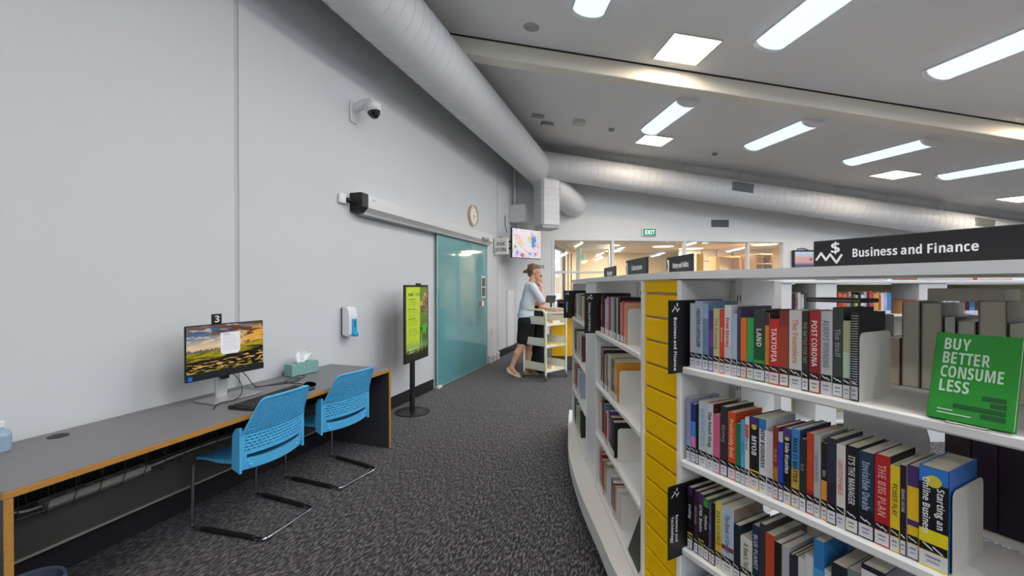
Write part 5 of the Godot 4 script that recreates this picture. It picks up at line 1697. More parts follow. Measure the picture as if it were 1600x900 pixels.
	var wt := mat("cfe6cf", 0.4)
	for k in 4:
		var word: String = ["BUY", "BETTER", "CONSUME", "LESS"][k]
		var ln: float = [0.041, 0.072, 0.094, 0.046][k]
		letters("title", word, 0.026, wt, gb, lean * Vector3(-0.05 + ln / 2, 0.167 - k * 0.031, 0.002), lean, ln, true)
	var s2 := sf()
	for q in [[0.034, 0.058, 0.034], [0.041, 0.0455, 0.022], [0.014, 0.033, 0.076], [0.035, 0.0205, 0.036]]:
		bx(s2, lean * Vector3(q[0], q[1], 0.002), Vector3(q[2], 0.0095, 0.0006), 0, lean)
	obj("print_bars", s2, mat("135a22", 0.4), gb)
	s2 = sf()
	bx(s2, lean * Vector3(-0.036, 0.022, 0.002), Vector3(0.024, 0.0022, 0.0005), 0, lean)
	bx(s2, lean * Vector3(-0.022, 0.0145, 0.002), Vector3(0.052, 0.0022, 0.0005), 0, lean)
	obj("small_print", s2, wt, gb)
	var stand := thing("book_stand", A0 + bs * Vector3(0.738, TIERS[0], -0.03), turn, "low wire easel holding the green book upright", "book stand")
	s2 = sf()
	for sx in [-0.03, 0.03]:
		tube(s2, [Vector3(sx, 0.003, 0.05), Vector3(sx, 0.003, -0.06), Vector3(sx, 0.13, -0.03)], 0.002, 6)
	tube(s2, [Vector3(-0.03, 0.003, 0.05), Vector3(0.03, 0.003, 0.05)], 0.002, 6)
	obj("wire", s2, mat("b9b9b4", 0.3, 0.7), stand)
	# fins
	fin(A0 + bs * Vector3(0.01, 1.186, 0), turn, "Business and Finance", "black upright shelf sign reading business and finance, beside the yellow panel")
	fin(A0 + bs * Vector3(0.01, 0.522, 0), turn, "Science and|Technology", "black upright shelf sign reading science and technology, low beside the yellow panel", 2)
	var tb := facing(B0, Y0)
	var bb := Basis(Vector3.UP, tb)
	fin(B0 + bb * Vector3(0.012, 1.19, 0), tb, "History and Politics", "black upright shelf sign reading history and politics, on the white filler panel's edge")
	var tc := facing(C0, W0)
	var bc := Basis(Vector3.UP, tc)
	fin(C0 + bc * Vector3(0.012, 1.19, 0.01), tc, "Literature", "black upright shelf sign at the far end of the bookshelf row")
	# header signs on the top
	header_sign(A0 + bs * Vector3(0.295, 1.5505, -0.28), turn, 0.64, 0.096, "Business and Finance", "wide black header sign reading business and finance with a dollar symbol", 0.111, 0.271, 0.026, "money")
	var ht := header_at(1.98, 1083.0)
	var hf := header_at(2.31, 1043.0)
	header_sign(Vector3(hf.x, 1.5505, hf.z), facing(hf, ht), hf.distance_to(ht), 0.1, "History and Politics", "black header sign reading history and politics above the yellow panel", 0.09, 0.2, 0.026, "figure")
	var sw := Vector3(-0.14, 0, -2.86)
	header_sign(Vector3(sw.x, 1.5505, sw.z) , facing(sw, sw + Vector3(0.13, 0, 0.385)), 0.41, 0.11, "Literature", "black header sign with a tower emblem above the filler panel", 0.1, 0.26, 0.03, "tower")
	var sc := Vector3(-0.40, 0, -4.05)
	header_sign(Vector3(sc.x, 1.5505, sc.z), facing(sc, sc + Vector3(0.14, 0, 0.50)), 0.52, 0.11, "Biography", "small black header sign with a pink edge at the far end of the top board", 0.13, 0.3, 0.035, "")
	rear_books(turn, bs)
	far_bays()

func header_at(Z: float, u: float) -> Vector3:   # a plan point on the second bay's centre line
	var c := cos(deg_to_rad(YAW))
	var s := sin(deg_to_rad(YAW))
	var X := (u - 800.0) / 660.0 * Z
	return Vector3(X * c - Z * s, 0, -X * s - Z * c)

func far_bays():
	# bay left of the yellow panel
	var g := "books left of the yellow panel, %s shelf"
	var w := "%s shelf left of the yellow panel"
	colour_row(B0, Y0, TIERS[0], 0.09, "b0282c/red/40/226 1d1b1b/tall-black/44/246 bfc0bc/grey-white/52/214 141416/black/24/206 dc86b4/pink/48/228 7a1f48/plum/40/228 b3b4b2/grey/52/228 a39a90/stone-grey/44/210 26272a/charcoal/30/228 d0d2d2/white/38/228 121214/tall-black-slim/42/232 e8793a/orange/40/206 c04a6a/raspberry/26/214 e8a884/peach/28/206", w % "top", g % "top")
	colour_row(B0, Y0, TIERS[1], 0.035, "d9d9da/white/42/250 34363a/charcoal/36/248 dcd6c4/cream/34/240 3a1a1c/maroon/24/236 d99a8a/salmon/54/212 6c6e72/mid-grey/30/228 c7cbd2/pale-blue-grey/44/226 cfc9a0/straw/46/228 2a2e38/slate/58/216 e29a2a/amber-over-navy/68/216", w % "second", g % "second")
	colour_row(B0, Y0, TIERS[2], 0.035, "c9b48c/tan/38/222 d6cdb4/cream/34/206 4a1420/dark-maroon/62/250 5f7f96/steel-blue/30/230 c8322c/scarlet/50/192 e0d4cc/off-white/24/212 5a2f7a/purple/44/220 d9c8c0/blush/26/200 4a2228/burgundy/44/206 1c1c20/black/52/196", w % "third", g % "third")
	colour_row(B0, Y0, TIERS[3], 0.035, "c87878/dusty-pink/60/240 7c2a34/wine/30/226 a82c2c/red/56/206 c89a5a/ochre/24/226 8fa07c/sage/52/220 c9cdd2/silver-grey/54/200 d0cfd4/pale-lavender/40/192 2a2c44/navy/26/182 7a4a3c/brown/48/186 b98a6a/caramel/26/178 d9d4cc/ivory/48/176", w % "lowest", g % "lowest")
	var tb := facing(B0, Y0)
	var bb := Basis(Vector3.UP, tb)
	var ends := [0.69, 0.535, 0.475, 0.52]
	for k in 4:
		bookend(B0 + bb * Vector3(ends[k] - 0.02 + [0.0, 0.0, 0.03, 0.045][k], TIERS[k], -0.01), tb, "white steel bookend closing the %s shelf left of the yellow panel" % ["top", "second", "third", "lowest"][k], 0.18, 0.16)
	var lb := thing("leaning_book", B0 + bb * Vector3(0.8, TIERS[3] + 0.003, 0.0), tb, "dark book shown face out on the lowest shelf by the yellow panel", "book")
	var lean := Basis(Vector3.RIGHT, deg_to_rad(-20))
	obj("cover", box(lean * Vector3(0, 0.11, 0), Vector3(0.17, 0.22, 0.003), 0.001, lean), mat("3b4236", 0.4), lb)
	obj("pages", box(lean * Vector3(0, 0.11, -0.008), Vector3(0.164, 0.214, 0.013), 0.001, lean), mat("ddd6c4", 0.9), lb)
	obj("back_cover", box(lean * Vector3(0, 0.11, -0.016), Vector3(0.17, 0.22, 0.003), 0.001, lean), mat("3b4236", 0.4), lb)
	# last bay
	w = "the %s shelf of the farthest bay"
	g = "books in the farthest bay, %s shelf"
	colour_row(C0, W0, TIERS[0], 0.09, "7c4a30/brown/40/216 c9a23a/mustard/44/224 b06a34/rust/36/214 d8c48c/straw/40/222 dcd9d0/white/52/214 6f8fa4/grey-blue/54/226 2e3238/charcoal/40/220 b9c9d6/pale-blue/60/228 3a3a3e/dark-grey/40/216 c8b48a/tan/52/206", w % "top", g % "top")
	colour_row(C0, W0, TIERS[1], 0.05, "2c2c30/black/46/226 b9b4ac/stone/44/216 3a3230/dark-brown/50/232 8f6a5a/clay/44/212 d0c8b8/cream/48/222 46443c/olive-grey/40/216 c08a84/dusty-rose/54/206 d6d2ca/ivory/48/228 9a8f84/taupe/46/214 d8cfc4/off-white/40/206 5a3a3c/maroon/44/212", w % "second", g % "second")
	colour_row(C0, W0, TIERS[2], 0.05, "a84a44/brick-red/60/222 c9713a/orange/46/230 8a3a5a/mulberry/52/216 6a4a8a/violet/46/206 c9cbd6/pale-lavender/60/214 cf9a94/salmon/40/202 e0dfe2/white/48/208 8a8f9a/grey/48/196 a6b4c8/light-blue/46/200", w % "third", g % "third")
	colour_row(C0, W0, TIERS[3], 0.05, "35607a/teal-blue/70/232 8a9aa8/grey-blue/54/216 4a6a7c/steel/50/228 c2c8cc/silver/48/206 9ab0bc/pale-teal/60/212 b4c23a/lime/44/204 c9cf4a/yellow-green/48/210 23262a/black/60/226", w % "lowest", g % "lowest")

func rear_books(turn: float, bs: Basis):
	# books on the other side of the near bay, fore-edges and backs towards us
	var rows := [
		[1.205, [[0.40, 0.03, 0.2, "3a2420", "dark brown"], [0.47, 0.035, 0.14, "8f4a30", "rust brown"], [0.508, 0.04, 0.25, "9a9280", "tall beige"], [0.552, 0.042, 0.245, "b9b2a4", "pale grey"], [0.598, 0.024, 0.21, "2a2226", "black"], [0.624, 0.036, 0.2, "6a5650", "grey-brown"], [0.664, 0.05, 0.255, "8a8272", "tall grey-beige"], [0.716, 0.05, 0.2, "4a4446", "dark grey"], [0.768, 0.045, 0.21, "5c5250", "brown-grey"]]],
		[0.866, [[0.6, 0.05, 0.235, "4a3a3e", "grey-plum"], [0.653, 0.045, 0.245, "3a2a40", "dark purple"], [0.7, 0.06, 0.25, "2c1c34", "deep purple"], [0.762, 0.055, 0.24, "38243c", "aubergine"]]],
		[0.548, [[0.2, 0.05, 0.24, "6a5a54", "grey-brown"], [0.4, 0.06, 0.2, "2a2024", "dark"], [0.47, 0.06, 0.22, "35282c", "dark brown"], [0.54, 0.06, 0.23, "241c28", "blackish purple"]]],
	]
	var names := ["top", "second", "third"]
	for r in 3:
		for i in rows[r][1].size():
			var q: Array = rows[r][1][i]
			var at: Vector3 = A0 + bs * Vector3(q[0] + q[1] / 2, rows[r][0], -0.325 - 0.16)
			book(at if r == 0 else at + bs * Vector3(0, 0, 0.155), turn + PI if r == 0 else turn, q[1], q[2], 0.16, q[3], "%s book on the far side, %s from the left behind the %s business shelf" % [q[4], NTH[i], names[r]], "books on the far side of the business bay", "", "", "", "", 0)
	# white plates seen through the gaps
	var p := thing("white_plate", A0 + bs * Vector3(0.36, 0.866, -0.33), turn, "white rounded bookend plate seen through the gap under the top business shelf", "bookend")
	var o := PackedVector2Array([Vector2(0, 0), Vector2(0.21, 0), Vector2(0.21, 0.2)])
	for k in 7:
		var a := PI / 2 * k / 6
		o.append(Vector2(0.185 + 0.012 * cos(a), 0.25 + 0.012 * sin(a)))
	for k in 7:
		var a := PI / 2 + PI / 2 * k / 6
		o.append(Vector2(0.03 + 0.03 * cos(a), 0.232 + 0.03 * sin(a)))
	var s := sf()
	extrude(s, o, 0.0025)
	obj("plate", s, mat("e8e8e8", 0.5), p)
	var p2 := thing("white_tray", A0 + bs * Vector3(0.16, 1.09, -0.46), turn, "white leaflet tray under the top shelf, seen through the business bay", "tray")
	obj("front", box(Vector3(0.11, 0.04, 0.06), Vector3(0.24, 0.09, 0.006), 0.002), mat("e6e4de", 0.5), p2)
	obj("base", box(Vector3(0.11, 0.0, 0), Vector3(0.24, 0.006, 0.12), 0.002), mat("e6e4de", 0.5), p2)
	for x in [-0.008, 0.228]:
		obj("side", box(Vector3(x, 0.05, 0), Vector3(0.005, 0.1, 0.12), 0.002), mat("d9d7d0", 0.5), p2)
	# stacked pieces lying on top of the rear books
	var bf := thing("flat_folder", A0 + bs * Vector3(0.415, 1.4505, -0.19), turn, "black folder lying flat across the tops of the books on the top business shelf", "folder")
	obj("cover", box(Vector3(0, 0.006, 0), Vector3(0.14, 0.012, 0.11), 0.002), mat("1d1d20", 0.5), bf)
	obj("sheets", box(Vector3(0.002, 0.006, 0.001), Vector3(0.136, 0.007, 0.11), 0.001), mat("8e8c88", 0.8), bf)
	var q := thing("flat_book", A0 + bs * Vector3(0.63, 1.456, -0.41), turn, "pale box lying across the tops of the books behind the green book", "box")
	obj("lid", box(Vector3(0, 0.018, 0), Vector3(0.15, 0.035, 0.12), 0.003), mat("d6d0c2", 0.6), q)

func behind_row():
	# straight white bookcase seen through the open top of the business bay
	var white := mat("e2e2e0", 0.5)
	var c := Vector3(1.2, 0, -4.63)
	var turn := deg_to_rad(YAW)
	var bs := Basis(Vector3.UP, turn)
	var L := 4.1
	var t := thing("straight_bookcase", c, turn, "long white bookcase seen behind the business bay", "bookcase")
	var s := sf()
	obj("top_board", box(Vector3(L / 2, 1.535, -0.3), Vector3(L, 0.03, 0.64), 0.004), white, t)
	for q in [[0.05, 0.1], [0.43, 0.2], [1.45, 0.27], [2.75, 0.04], [4.05, 0.1]]:
		obj("side_panel", box(Vector3(q[0], 0.76, -0.15), Vector3(q[1], 1.52, 0.3), 0.003), white, t)
	for y in [1.225, 0.885, 0.55, 0.2]:
		obj("shelf", box(Vector3(L / 2, y - 0.012, -0.15), Vector3(L - 0.04, 0.024, 0.29), 0.004), white, t)
	obj("back", box(Vector3(L / 2, 0.76, -0.305), Vector3(L, 1.5, 0.012)), mat("a89c7c", 0.7), t)
	var g := "books on the straight bookcase behind"
	var z := Vector3(0, 0, 0)
	var a := c + bs * Vector3(0, 0, 0.0)
	var b := c + bs * Vector3(L, 0, 0.0)
	colour_row(a, b, 1.225, 0.105, "3a1c1c/maroon/32/200 8a7a74/taupe/26/196 c9c5be/ivory/28/206 b0aaa6/grey/28/190 3c3c44/charcoal/34/204", "the short span of the bookcase behind", g, 0.13)
	colour_row(a, b, 1.225, 0.55, "e2653a/orange/32/206 c8542c/rust/22/190 e07a50/coral/24/196 9a6a5a/brown/22/178 c9a090/pink-beige/22/214 302c2c/black/26/196 6f9a6a/green/20/190 d8b06a/straw/20/184 1c1c20/black-slim/26/206 e4e4e6/white/34/184 b8b4c4/lavender/24/216 5a2f4a/plum/24/204 d8452c/scarlet/22/222 7a5ad0/violet/18/184 e0a83a/amber/28/196 e8b85a/yellow/20/206 c85a3a/terracotta/22/184 e6e6ea/pale-white/36/200 c9b8c0/blush/20/210 3f8fe0/bright-blue/44/206", "the second span of the bookcase behind", g, 0.13)
	colour_row(a, b, 1.225, 1.16, "e0a060/apricot/50/130 b8503a/brick/90/140", "the bookcase behind, left of its wide panel", g, 0.13)
	colour_row(a, b, 1.225, 1.6, "d6d4da/pale-grey/36/214 b9b4c8/lilac/40/220 e2e2e4/white/34/200 6f8a7c/grey-green/26/196 b03a34/red/26/226 3a1c20/dark-maroon/40/222 4f8fd0/mid-blue/56/186 5a2a2c/wine/30/226 8a6a5c/clay/28/214 2a1c1e/blackish/34/226 7a6a70/mauve-grey/28/220 3a2a2e/umber/32/222 c4a090/rose-beige/26/216 5a3034/mahogany/32/222 d6cf2c/yellow-green/40/226 2f9fcf/turquoise/64/196 b9a48a/tan/40/200 dcdcd8/off-white/60/196", "the bookcase behind, right of its wide panel", g, 0.13)
	# flat things on its top
	for i in 5:
		var q: Array = [[0.75, 0.5, "1c1c1e", "black"], [1.55, 0.55, "a8402e", "rust red"], [2.02, 0.34, "b8452e", "brick red"], [2.4, 0.2, "dcdcdc", "pale grey"], [2.85, 0.62, "e8b048", "amber yellow"]][i]
		var f := thing("flat_display_book", c + bs * Vector3(q[0], 1.55, -0.12), turn, "%s large book lying flat on top of the bookcase behind" % q[3], "book", "books lying on the bookcase behind")
		obj("cover", box(Vector3(0, 0.012, 0), Vector3(q[1], 0.022, 0.26), 0.003), mat(q[2], 0.5), f)
		obj("pages", box(Vector3(0, 0.012, 0.004), Vector3(q[1] - 0.02, 0.016, 0.256), 0.001), mat("e0d8c4", 0.9), f)

func lathe_wheel(r: float, w: float) -> SurfaceTool:
	var s := sf()
	lathe(s, [Vector2(0, -w / 2), Vector2(r * 0.82, -w / 2), Vector2(r, -w * 0.28), Vector2(r, w * 0.28), Vector2(r * 0.82, w / 2), Vector2(0, w / 2)], 20, Transform3D(Basis(Vector3.BACK, PI / 2), Vector3.ZERO))
	return s

# ---------------------------------------------------------------- people
# bones are [a, b, radius at a, radius at b]; the skin is meshed with surface nets round their smooth union
func flesh(st: SurfaceTool, bones: Array, cell: float, soft: float):
	var lo := Vector3.INF
	var hi := -Vector3.INF
	var reach := soft * 4.0
	for b in bones:
		for k in 2:
			var m: float = maxf(b[2], b[3]) + reach + cell * 2.0
			lo = lo.min(b[k] - Vector3.ONE * m)
			hi = hi.max(b[k] + Vector3.ONE * m)
	var nx := int((hi.x - lo.x) / cell) + 2
	var ny := int((hi.y - lo.y) / cell) + 2
	var nz := int((hi.z - lo.z) / cell) + 2
	var f := PackedFloat32Array()
	f.resize(nx * ny * nz)
	var sxy := nx * ny
	for b in bones:
		var a: Vector3 = b[0]
		var e: Vector3 = b[1] - a
		var ll := maxf(e.length_squared(), 1e-9)
		var ra: float = b[2]
		var dr: float = b[3] - ra
		var m := maxf(b[2], b[3]) + reach
		var p0 := (a.min(b[1]) - Vector3.ONE * m - lo) / cell
		var p1 := (a.max(b[1]) + Vector3.ONE * m - lo) / cell
		for k in range(maxi(0, int(p0.z)), mini(nz, int(p1.z) + 1)):
			for j in range(maxi(0, int(p0.y)), mini(ny, int(p1.y) + 1)):
				var base := k * sxy + j * nx
				for i in range(maxi(0, int(p0.x)), mini(nx, int(p1.x) + 1)):
					var p := lo + Vector3(i, j, k) * cell
					var t := clampf((p - a).dot(e) / ll, 0.0, 1.0)
					var d := p.distance_to(a + e * t) - ra - dr * t
					if d < reach:
						f[base + i] += exp(-d / soft)
	# surface where the sum is one
	var id := {}
	var P := PackedVector3Array()
	var N := PackedVector3Array()
	var off := [0, 1, nx, nx + 1, sxy, sxy + 1, sxy + nx, sxy + nx + 1]
	var corner := [Vector3(0, 0, 0), Vector3(1, 0, 0), Vector3(0, 1, 0), Vector3(1, 1, 0), Vector3(0, 0, 1), Vector3(1, 0, 1), Vector3(0, 1, 1), Vector3(1, 1, 1)]
	var edges := [[0, 1], [2, 3], [4, 5], [6, 7], [0, 2], [1, 3], [4, 6], [5, 7], [0, 4], [1, 5], [2, 6], [3, 7]]
	for k in nz - 1:
		for j in ny - 1:
			var base := k * sxy + j * nx
			for i in nx - 1:
				var at := base + i
				var n := 0
				for q in 8:
					if f[at + off[q]] > 1.0:
						n += 1
				if n == 0 or n == 8:
					continue
				var sum := Vector3.ZERO
				var c := 0
				for ed in edges:
					var va := f[at + off[ed[0]]]
					var vb := f[at + off[ed[1]]]
					if (va > 1.0) != (vb > 1.0):
						var la := log(maxf(va, 1e-4))
						var lb := log(maxf(vb, 1e-4))
						sum += corner[ed[0]].lerp(corner[ed[1]], clampf(la / (la - lb), 0.02, 0.98))
						c += 1
				var g := Vector3.ZERO
				for q in 8:
					g -= (corner[q] - Vector3(0.5, 0.5, 0.5)) * log(maxf(f[at + off[q]], 1e-4))
				id[at] = P.size()
				P.append(lo + (Vector3(i, j, k) + sum / c) * cell)
				N.append(g.normalized())
	for at in id:
		var i: int = at % nx
		var j: int = (at / nx) % ny
		var k: int = at / sxy
		if i < 1 or j < 1 or k < 1:
			continue
		for ax in 3:
			var d: int = [1, nx, sxy][ax]
			var u: int = [nx, sxy, 1][ax]
			var v: int = [sxy, 1, nx][ax]
			var inside := f[at] > 1.0
			if inside == (f[at + d] > 1.0):
				continue
			var q := [at, at - u, at - u - v, at - v]
			if not (id.has(q[1]) and id.has(q[2]) and id.has(q[3])):
				continue
			var w := [id[q[0]], id[q[1]], id[q[2]], id[q[3]]]
			var order := [0, 2, 1, 0, 3, 2] if inside else [0, 1, 2, 0, 2, 3]
			for o in order:
				vert(st, P[w[o]], N[w[o]])

func skin() -> StandardMaterial3D:
	var m := mat("d7a48a", 0.55).duplicate()
	m.subsurf_scatter_enabled = true
	m.subsurf_scatter_strength = 0.15
	return m

func hand_bones(wrist: Vector3, dir: Vector3, palm_out: Vector3, curl: float, side := 1.0) -> Array:
	# palm, four unequal bent fingers and a thumb leaving the side of the palm
	var d := dir.normalized()
	var n := (palm_out - d * palm_out.dot(d)).normalized()
	var s := d.cross(n) * side
	var out := [[wrist, wrist + d * 0.035, 0.021, 0.02]]
	for k in 4:
		var x := (k - 1.5) * 0.0175
		var kn := wrist + d * 0.085 + s * x
		out.append([wrist + d * 0.02 + s * x * 0.8, kn, 0.014, 0.011])
		var l: float = [0.068, 0.078, 0.074, 0.058][k]
		var b1 := d * cos(curl * 0.6) + n * sin(curl * 0.6)
		var b2 := d * cos(curl * 1.4) + n * sin(curl * 1.4)
		var m1 := kn + b1 * l * 0.5
		out.append([kn, m1, 0.0095, 0.0085])
		out.append([m1, m1 + b2 * l * 0.5, 0.0085, 0.0072])
	var t0 := wrist + d * 0.03 - s * 0.03
	var t1 := t0 + (d * 0.7 - s * 0.55 + n * 0.35).normalized() * 0.038
	out.append([wrist + d * 0.015 - s * 0.012, t0, 0.016, 0.0125])
	out.append([t0, t1, 0.0125, 0.0105])
	out.append([t1, t1 + (d * 0.9 - s * 0.1 + n * 0.5).normalized() * 0.03, 0.0105, 0.0085])
	return out

func head_bones(c: Vector3, fwd: Vector3, up: Vector3) -> Array:
	var r := fwd.cross(up).normalized()
	var o := []
	o.append([c + up * 0.035 - fwd * 0.02, c + up * 0.03 + fwd * 0.015, 0.078, 0.074])
	o.append([c - up * 0.02 + fwd * 0.025, c - up * 0.06 + fwd * 0.04, 0.06, 0.048])
	o.append([c - up * 0.085 + fwd * 0.052, c - up * 0.088 + fwd * 0.058, 0.026, 0.02])
	o.append([c + up * 0.02 + fwd * 0.088, c - up * 0.022 + fwd * 0.108, 0.008, 0.013])
	o.append([c - up * 0.05 + fwd * 0.086 + r * 0.014, c - up * 0.05 + fwd * 0.086 - r * 0.014, 0.008, 0.008])
	for s in [-1.0, 1.0]:
		o.append([c + fwd * 0.055 + r * s * 0.035 + up * 0.028, c + fwd * 0.06 + r * s * 0.015 + up * 0.03, 0.018, 0.016])
		o.append([c - fwd * 0.012 + r * s * 0.076 + up * 0.012, c - fwd * 0.004 + r * s * 0.076 - up * 0.02, 0.014, 0.01])
	return o

func face_details(t: Node3D, c: Vector3, fwd: Vector3, up: Vector3):
	var r := fwd.cross(up).normalized()
	var b := Basis(r, up, -fwd)
	for s in [-1.0, 1.0]:
		var e := sf()
		sphere(e, c + fwd * 0.079 + r * s * 0.03 + up * 0.008, Vector3(0.012, 0.008, 0.009), b, 12, 8)
		var eye := obj("eye", e, mat("e6e2de", 0.25), t)
		e = sf()
		sphere(e, c + fwd * 0.0855 + r * s * 0.03 + up * 0.008, Vector3(0.005, 0.005, 0.004), b, 10, 6)
		obj("iris", e, mat("3a2c22", 0.2), eye)
		e = sf()
		tube(e, [c + fwd * 0.083 + r * s * 0.014 + up * 0.028, c + fwd * 0.084 + r * s * 0.03 + up * 0.032, c + fwd * 0.072 + r * s * 0.046 + up * 0.027], 0.003, 6)
		obj("eyebrow", e, mat("5a4434", 0.7), t)
	var m := sf()
	tube(m, [c - up * 0.05 + fwd * 0.09 + r * 0.02, c - up * 0.049 + fwd * 0.0975, c - up * 0.05 + fwd * 0.09 - r * 0.02], [0.002, 0.005, 0.002], 6)
	obj("lips", m, mat("b5675c", 0.4), t)

func people():
	# first woman: seen from her right side, one hand at her chin
	var at := Vector3(-1.965, 0, -6.715)
	var t := thing("person", at, deg_to_rad(YAW), "standing woman in pale blue blouse and black skirt, brown hair tied back, hand at chin", "person")
	var V := func(x, y, z): return Vector3(x, y, z)
	var rs := Vector3(0.13, 1.475, 0.165)
	var ls := Vector3(0.12, 1.475, -0.165)
	var re := Vector3(0.285, 1.235, 0.2)
	var le := Vector3(0.2, 1.2, -0.2)
	var rw := Vector3(0.275, 1.47, 0.12)
	var lw := Vector3(0.23, 1.22, 0.03)
	var hc := Vector3(0.165, 1.725, 0.0)
	var fwd := Vector3(0.96, -0.2, 0.1).normalized()
	var up := (Vector3.UP - fwd * fwd.y).normalized()
	var rh := Vector3(0.03, 0.92, 0.09)
	var lh := Vector3(0.03, 0.92, -0.09)
	var rk := Vector3(-0.045, 0.52, 0.09)
	var ra := Vector3(-0.215, 0.165, 0.1)
	var lk := Vector3(0.075, 0.5, -0.08)
	var la := Vector3(0.06, 0.1, -0.09)
	var body := sf()
	flesh(body, [
		[Vector3(0.03, 0.93, 0.05), Vector3(0.03, 0.93, -0.05), 0.12, 0.12], [Vector3(0.03, 0.95, 0), Vector3(0.05, 1.15, 0), 0.12, 0.11], [Vector3(0.05, 1.15, 0), Vector3(0.09, 1.36, 0), 0.11, 0.12], [Vector3(0.1, 1.42, 0.09), Vector3(0.1, 1.42, -0.09), 0.075, 0.075],
		[Vector3(0.11, 1.5, 0), hc + Vector3(-0.02, -0.06, 0), 0.055, 0.05],
		[rs, re, 0.05, 0.042], [re, rw, 0.042, 0.028], [ls, le, 0.05, 0.042], [le, lw, 0.042, 0.028],
		[rh, rk, 0.085, 0.056], [rk, rk.lerp(ra, 0.35) + Vector3(-0.015, 0, 0), 0.054, 0.056], [rk.lerp(ra, 0.35) + Vector3(-0.015, 0, 0), ra, 0.054, 0.034], [lh, lk, 0.085, 0.056], [lk, lk.lerp(la, 0.35), 0.054, 0.056], [lk.lerp(la, 0.35), la, 0.054, 0.034],
		[ra, ra + Vector3(0.03, -0.05, 0), 0.033, 0.03], [ra + Vector3(-0.02, -0.04, 0), ra + Vector3(0.12, -0.125, 0), 0.032, 0.026], [la, la + Vector3(0.13, -0.06, 0), 0.034, 0.024],
	], 0.012, 0.012)
	flesh(body, hand_bones(rw, Vector3(-0.35, 0.75, -0.5), Vector3(-0.9, 0, -0.3), 0.9), 0.005, 0.004)
	flesh(body, hand_bones(lw, Vector3(0.3, 0.0, 0.8), Vector3(-0.6, -0.2, 0.3), 0.8, -1.0), 0.005, 0.004)
	flesh(body, head_bones(hc, fwd, up), 0.006, 0.012)
	obj("body", body, skin(), t)
	face_details(t, hc, fwd, up)
	var hair := sf()
	var r := fwd.cross(up)
	flesh(hair, [[hc + up * 0.055 - fwd * 0.035, hc + up * 0.062 + fwd * 0.02, 0.083, 0.068], [hc + up * 0.02 - fwd * 0.05, hc - up * 0.05 - fwd * 0.055, 0.075, 0.05], [hc - fwd * 0.13 - up * 0.015, hc - fwd * 0.165 - up * 0.035, 0.03, 0.024], [hc + up * 0.03 + r * 0.07 - fwd * 0.02, hc + r * 0.07 - fwd * 0.05, 0.02, 0.02], [hc + up * 0.03 - r * 0.07 - fwd * 0.02, hc - r * 0.07 - fwd * 0.05, 0.02, 0.02]], 0.008, 0.01)
	obj("hair", hair, noisy("5e4632", "7d6046", 0.08, 0.12, 0.6), t)
	var blouse := sf()
	flesh(blouse, [
		[Vector3(0.02, 0.985, 0.07), Vector3(0.02, 0.985, -0.07), 0.118, 0.118], [Vector3(0.02, 1.0, 0), Vector3(0.045, 1.18, 0), 0.135, 0.122], [Vector3(0.045, 1.18, 0.05), Vector3(0.085, 1.37, 0.06), 0.112, 0.112], [Vector3(0.045, 1.18, -0.05), Vector3(0.085, 1.37, -0.06), 0.112, 0.112],
		[Vector3(0.135, 1.33, 0.07), Vector3(0.135, 1.33, -0.07), 0.085, 0.085], [Vector3(0.09, 1.44, 0.1), Vector3(0.09, 1.44, -0.1), 0.08, 0.08], [Vector3(0.08, 1.49, 0.05), Vector3(0.08, 1.49, -0.05), 0.07, 0.07],
		[rs, rs.lerp(re, 0.93), 0.068, 0.058], [ls, ls.lerp(le, 0.93), 0.068, 0.058],
	], 0.012, 0.014)
	obj("blouse", blouse, noisy("c2ccd8", "d8e0e8", 0.12, 0.1, 0.8), t)
	var skirt := sf()
	flesh(skirt, [[Vector3(0.02, 0.97, 0.07), Vector3(0.02, 0.97, -0.07), 0.105, 0.105], [Vector3(0.03, 0.9, 0.08), Vector3(0.03, 0.9, -0.08), 0.13, 0.13], [Vector3(0.02, 0.88, 0.07), Vector3(-0.03, 0.6, 0.07), 0.13, 0.1], [Vector3(0.04, 0.88, -0.07), Vector3(0.06, 0.6, -0.07), 0.13, 0.1], [Vector3(0.03, 0.85, 0), Vector3(0.02, 0.6, 0), 0.13, 0.1]], 0.012, 0.014)
	obj("skirt", skirt, mat("121215", 0.8), t)
	for q in [[ra, -0.55], [la, -0.12]]:
		var s := sf()
		var a: Vector3 = q[0]
		var f := Vector3(cos(q[1]), sin(q[1]), 0)
		var h: Vector3 = a + Vector3(-0.045, -0.075, 0)
		flesh(s, [[h + f * 0.0, h + f * 0.06, 0.034, 0.03], [h + f * 0.12 + Vector3(0, 0.01, 0), h + f * 0.2 + Vector3(0, 0.018, 0), 0.034, 0.028], [h + f * 0.02 + Vector3(0, 0.03, 0), h + Vector3(-0.01, 0.045, 0), 0.032, 0.028]], 0.008, 0.008)
		obj("shoe", s, mat("d8bf98", 0.55), t)
	# second person in black behind her, leaning on the counter
	var at2 := Vector3(-1.875, 0, -7.15)
	var p := thing("person", at2, deg_to_rad(YAW), "person in black, mostly hidden behind the woman, one bare forearm on the counter", "person")
	var s2 := Vector3(0.02, 1.36, 0.17)
	var e2 := Vector3(0.06, 1.15, 0.2)
	var w2 := Vector3(0.27, 1.08, 0.13)
	var hc2 := Vector3(0.0, 1.6, 0.0)
	var fw2 := Vector3(0.9, -0.15, 0.35).normalized()
	var up2 := (Vector3.UP - fw2 * fw2.y).normalized()
	body = sf()
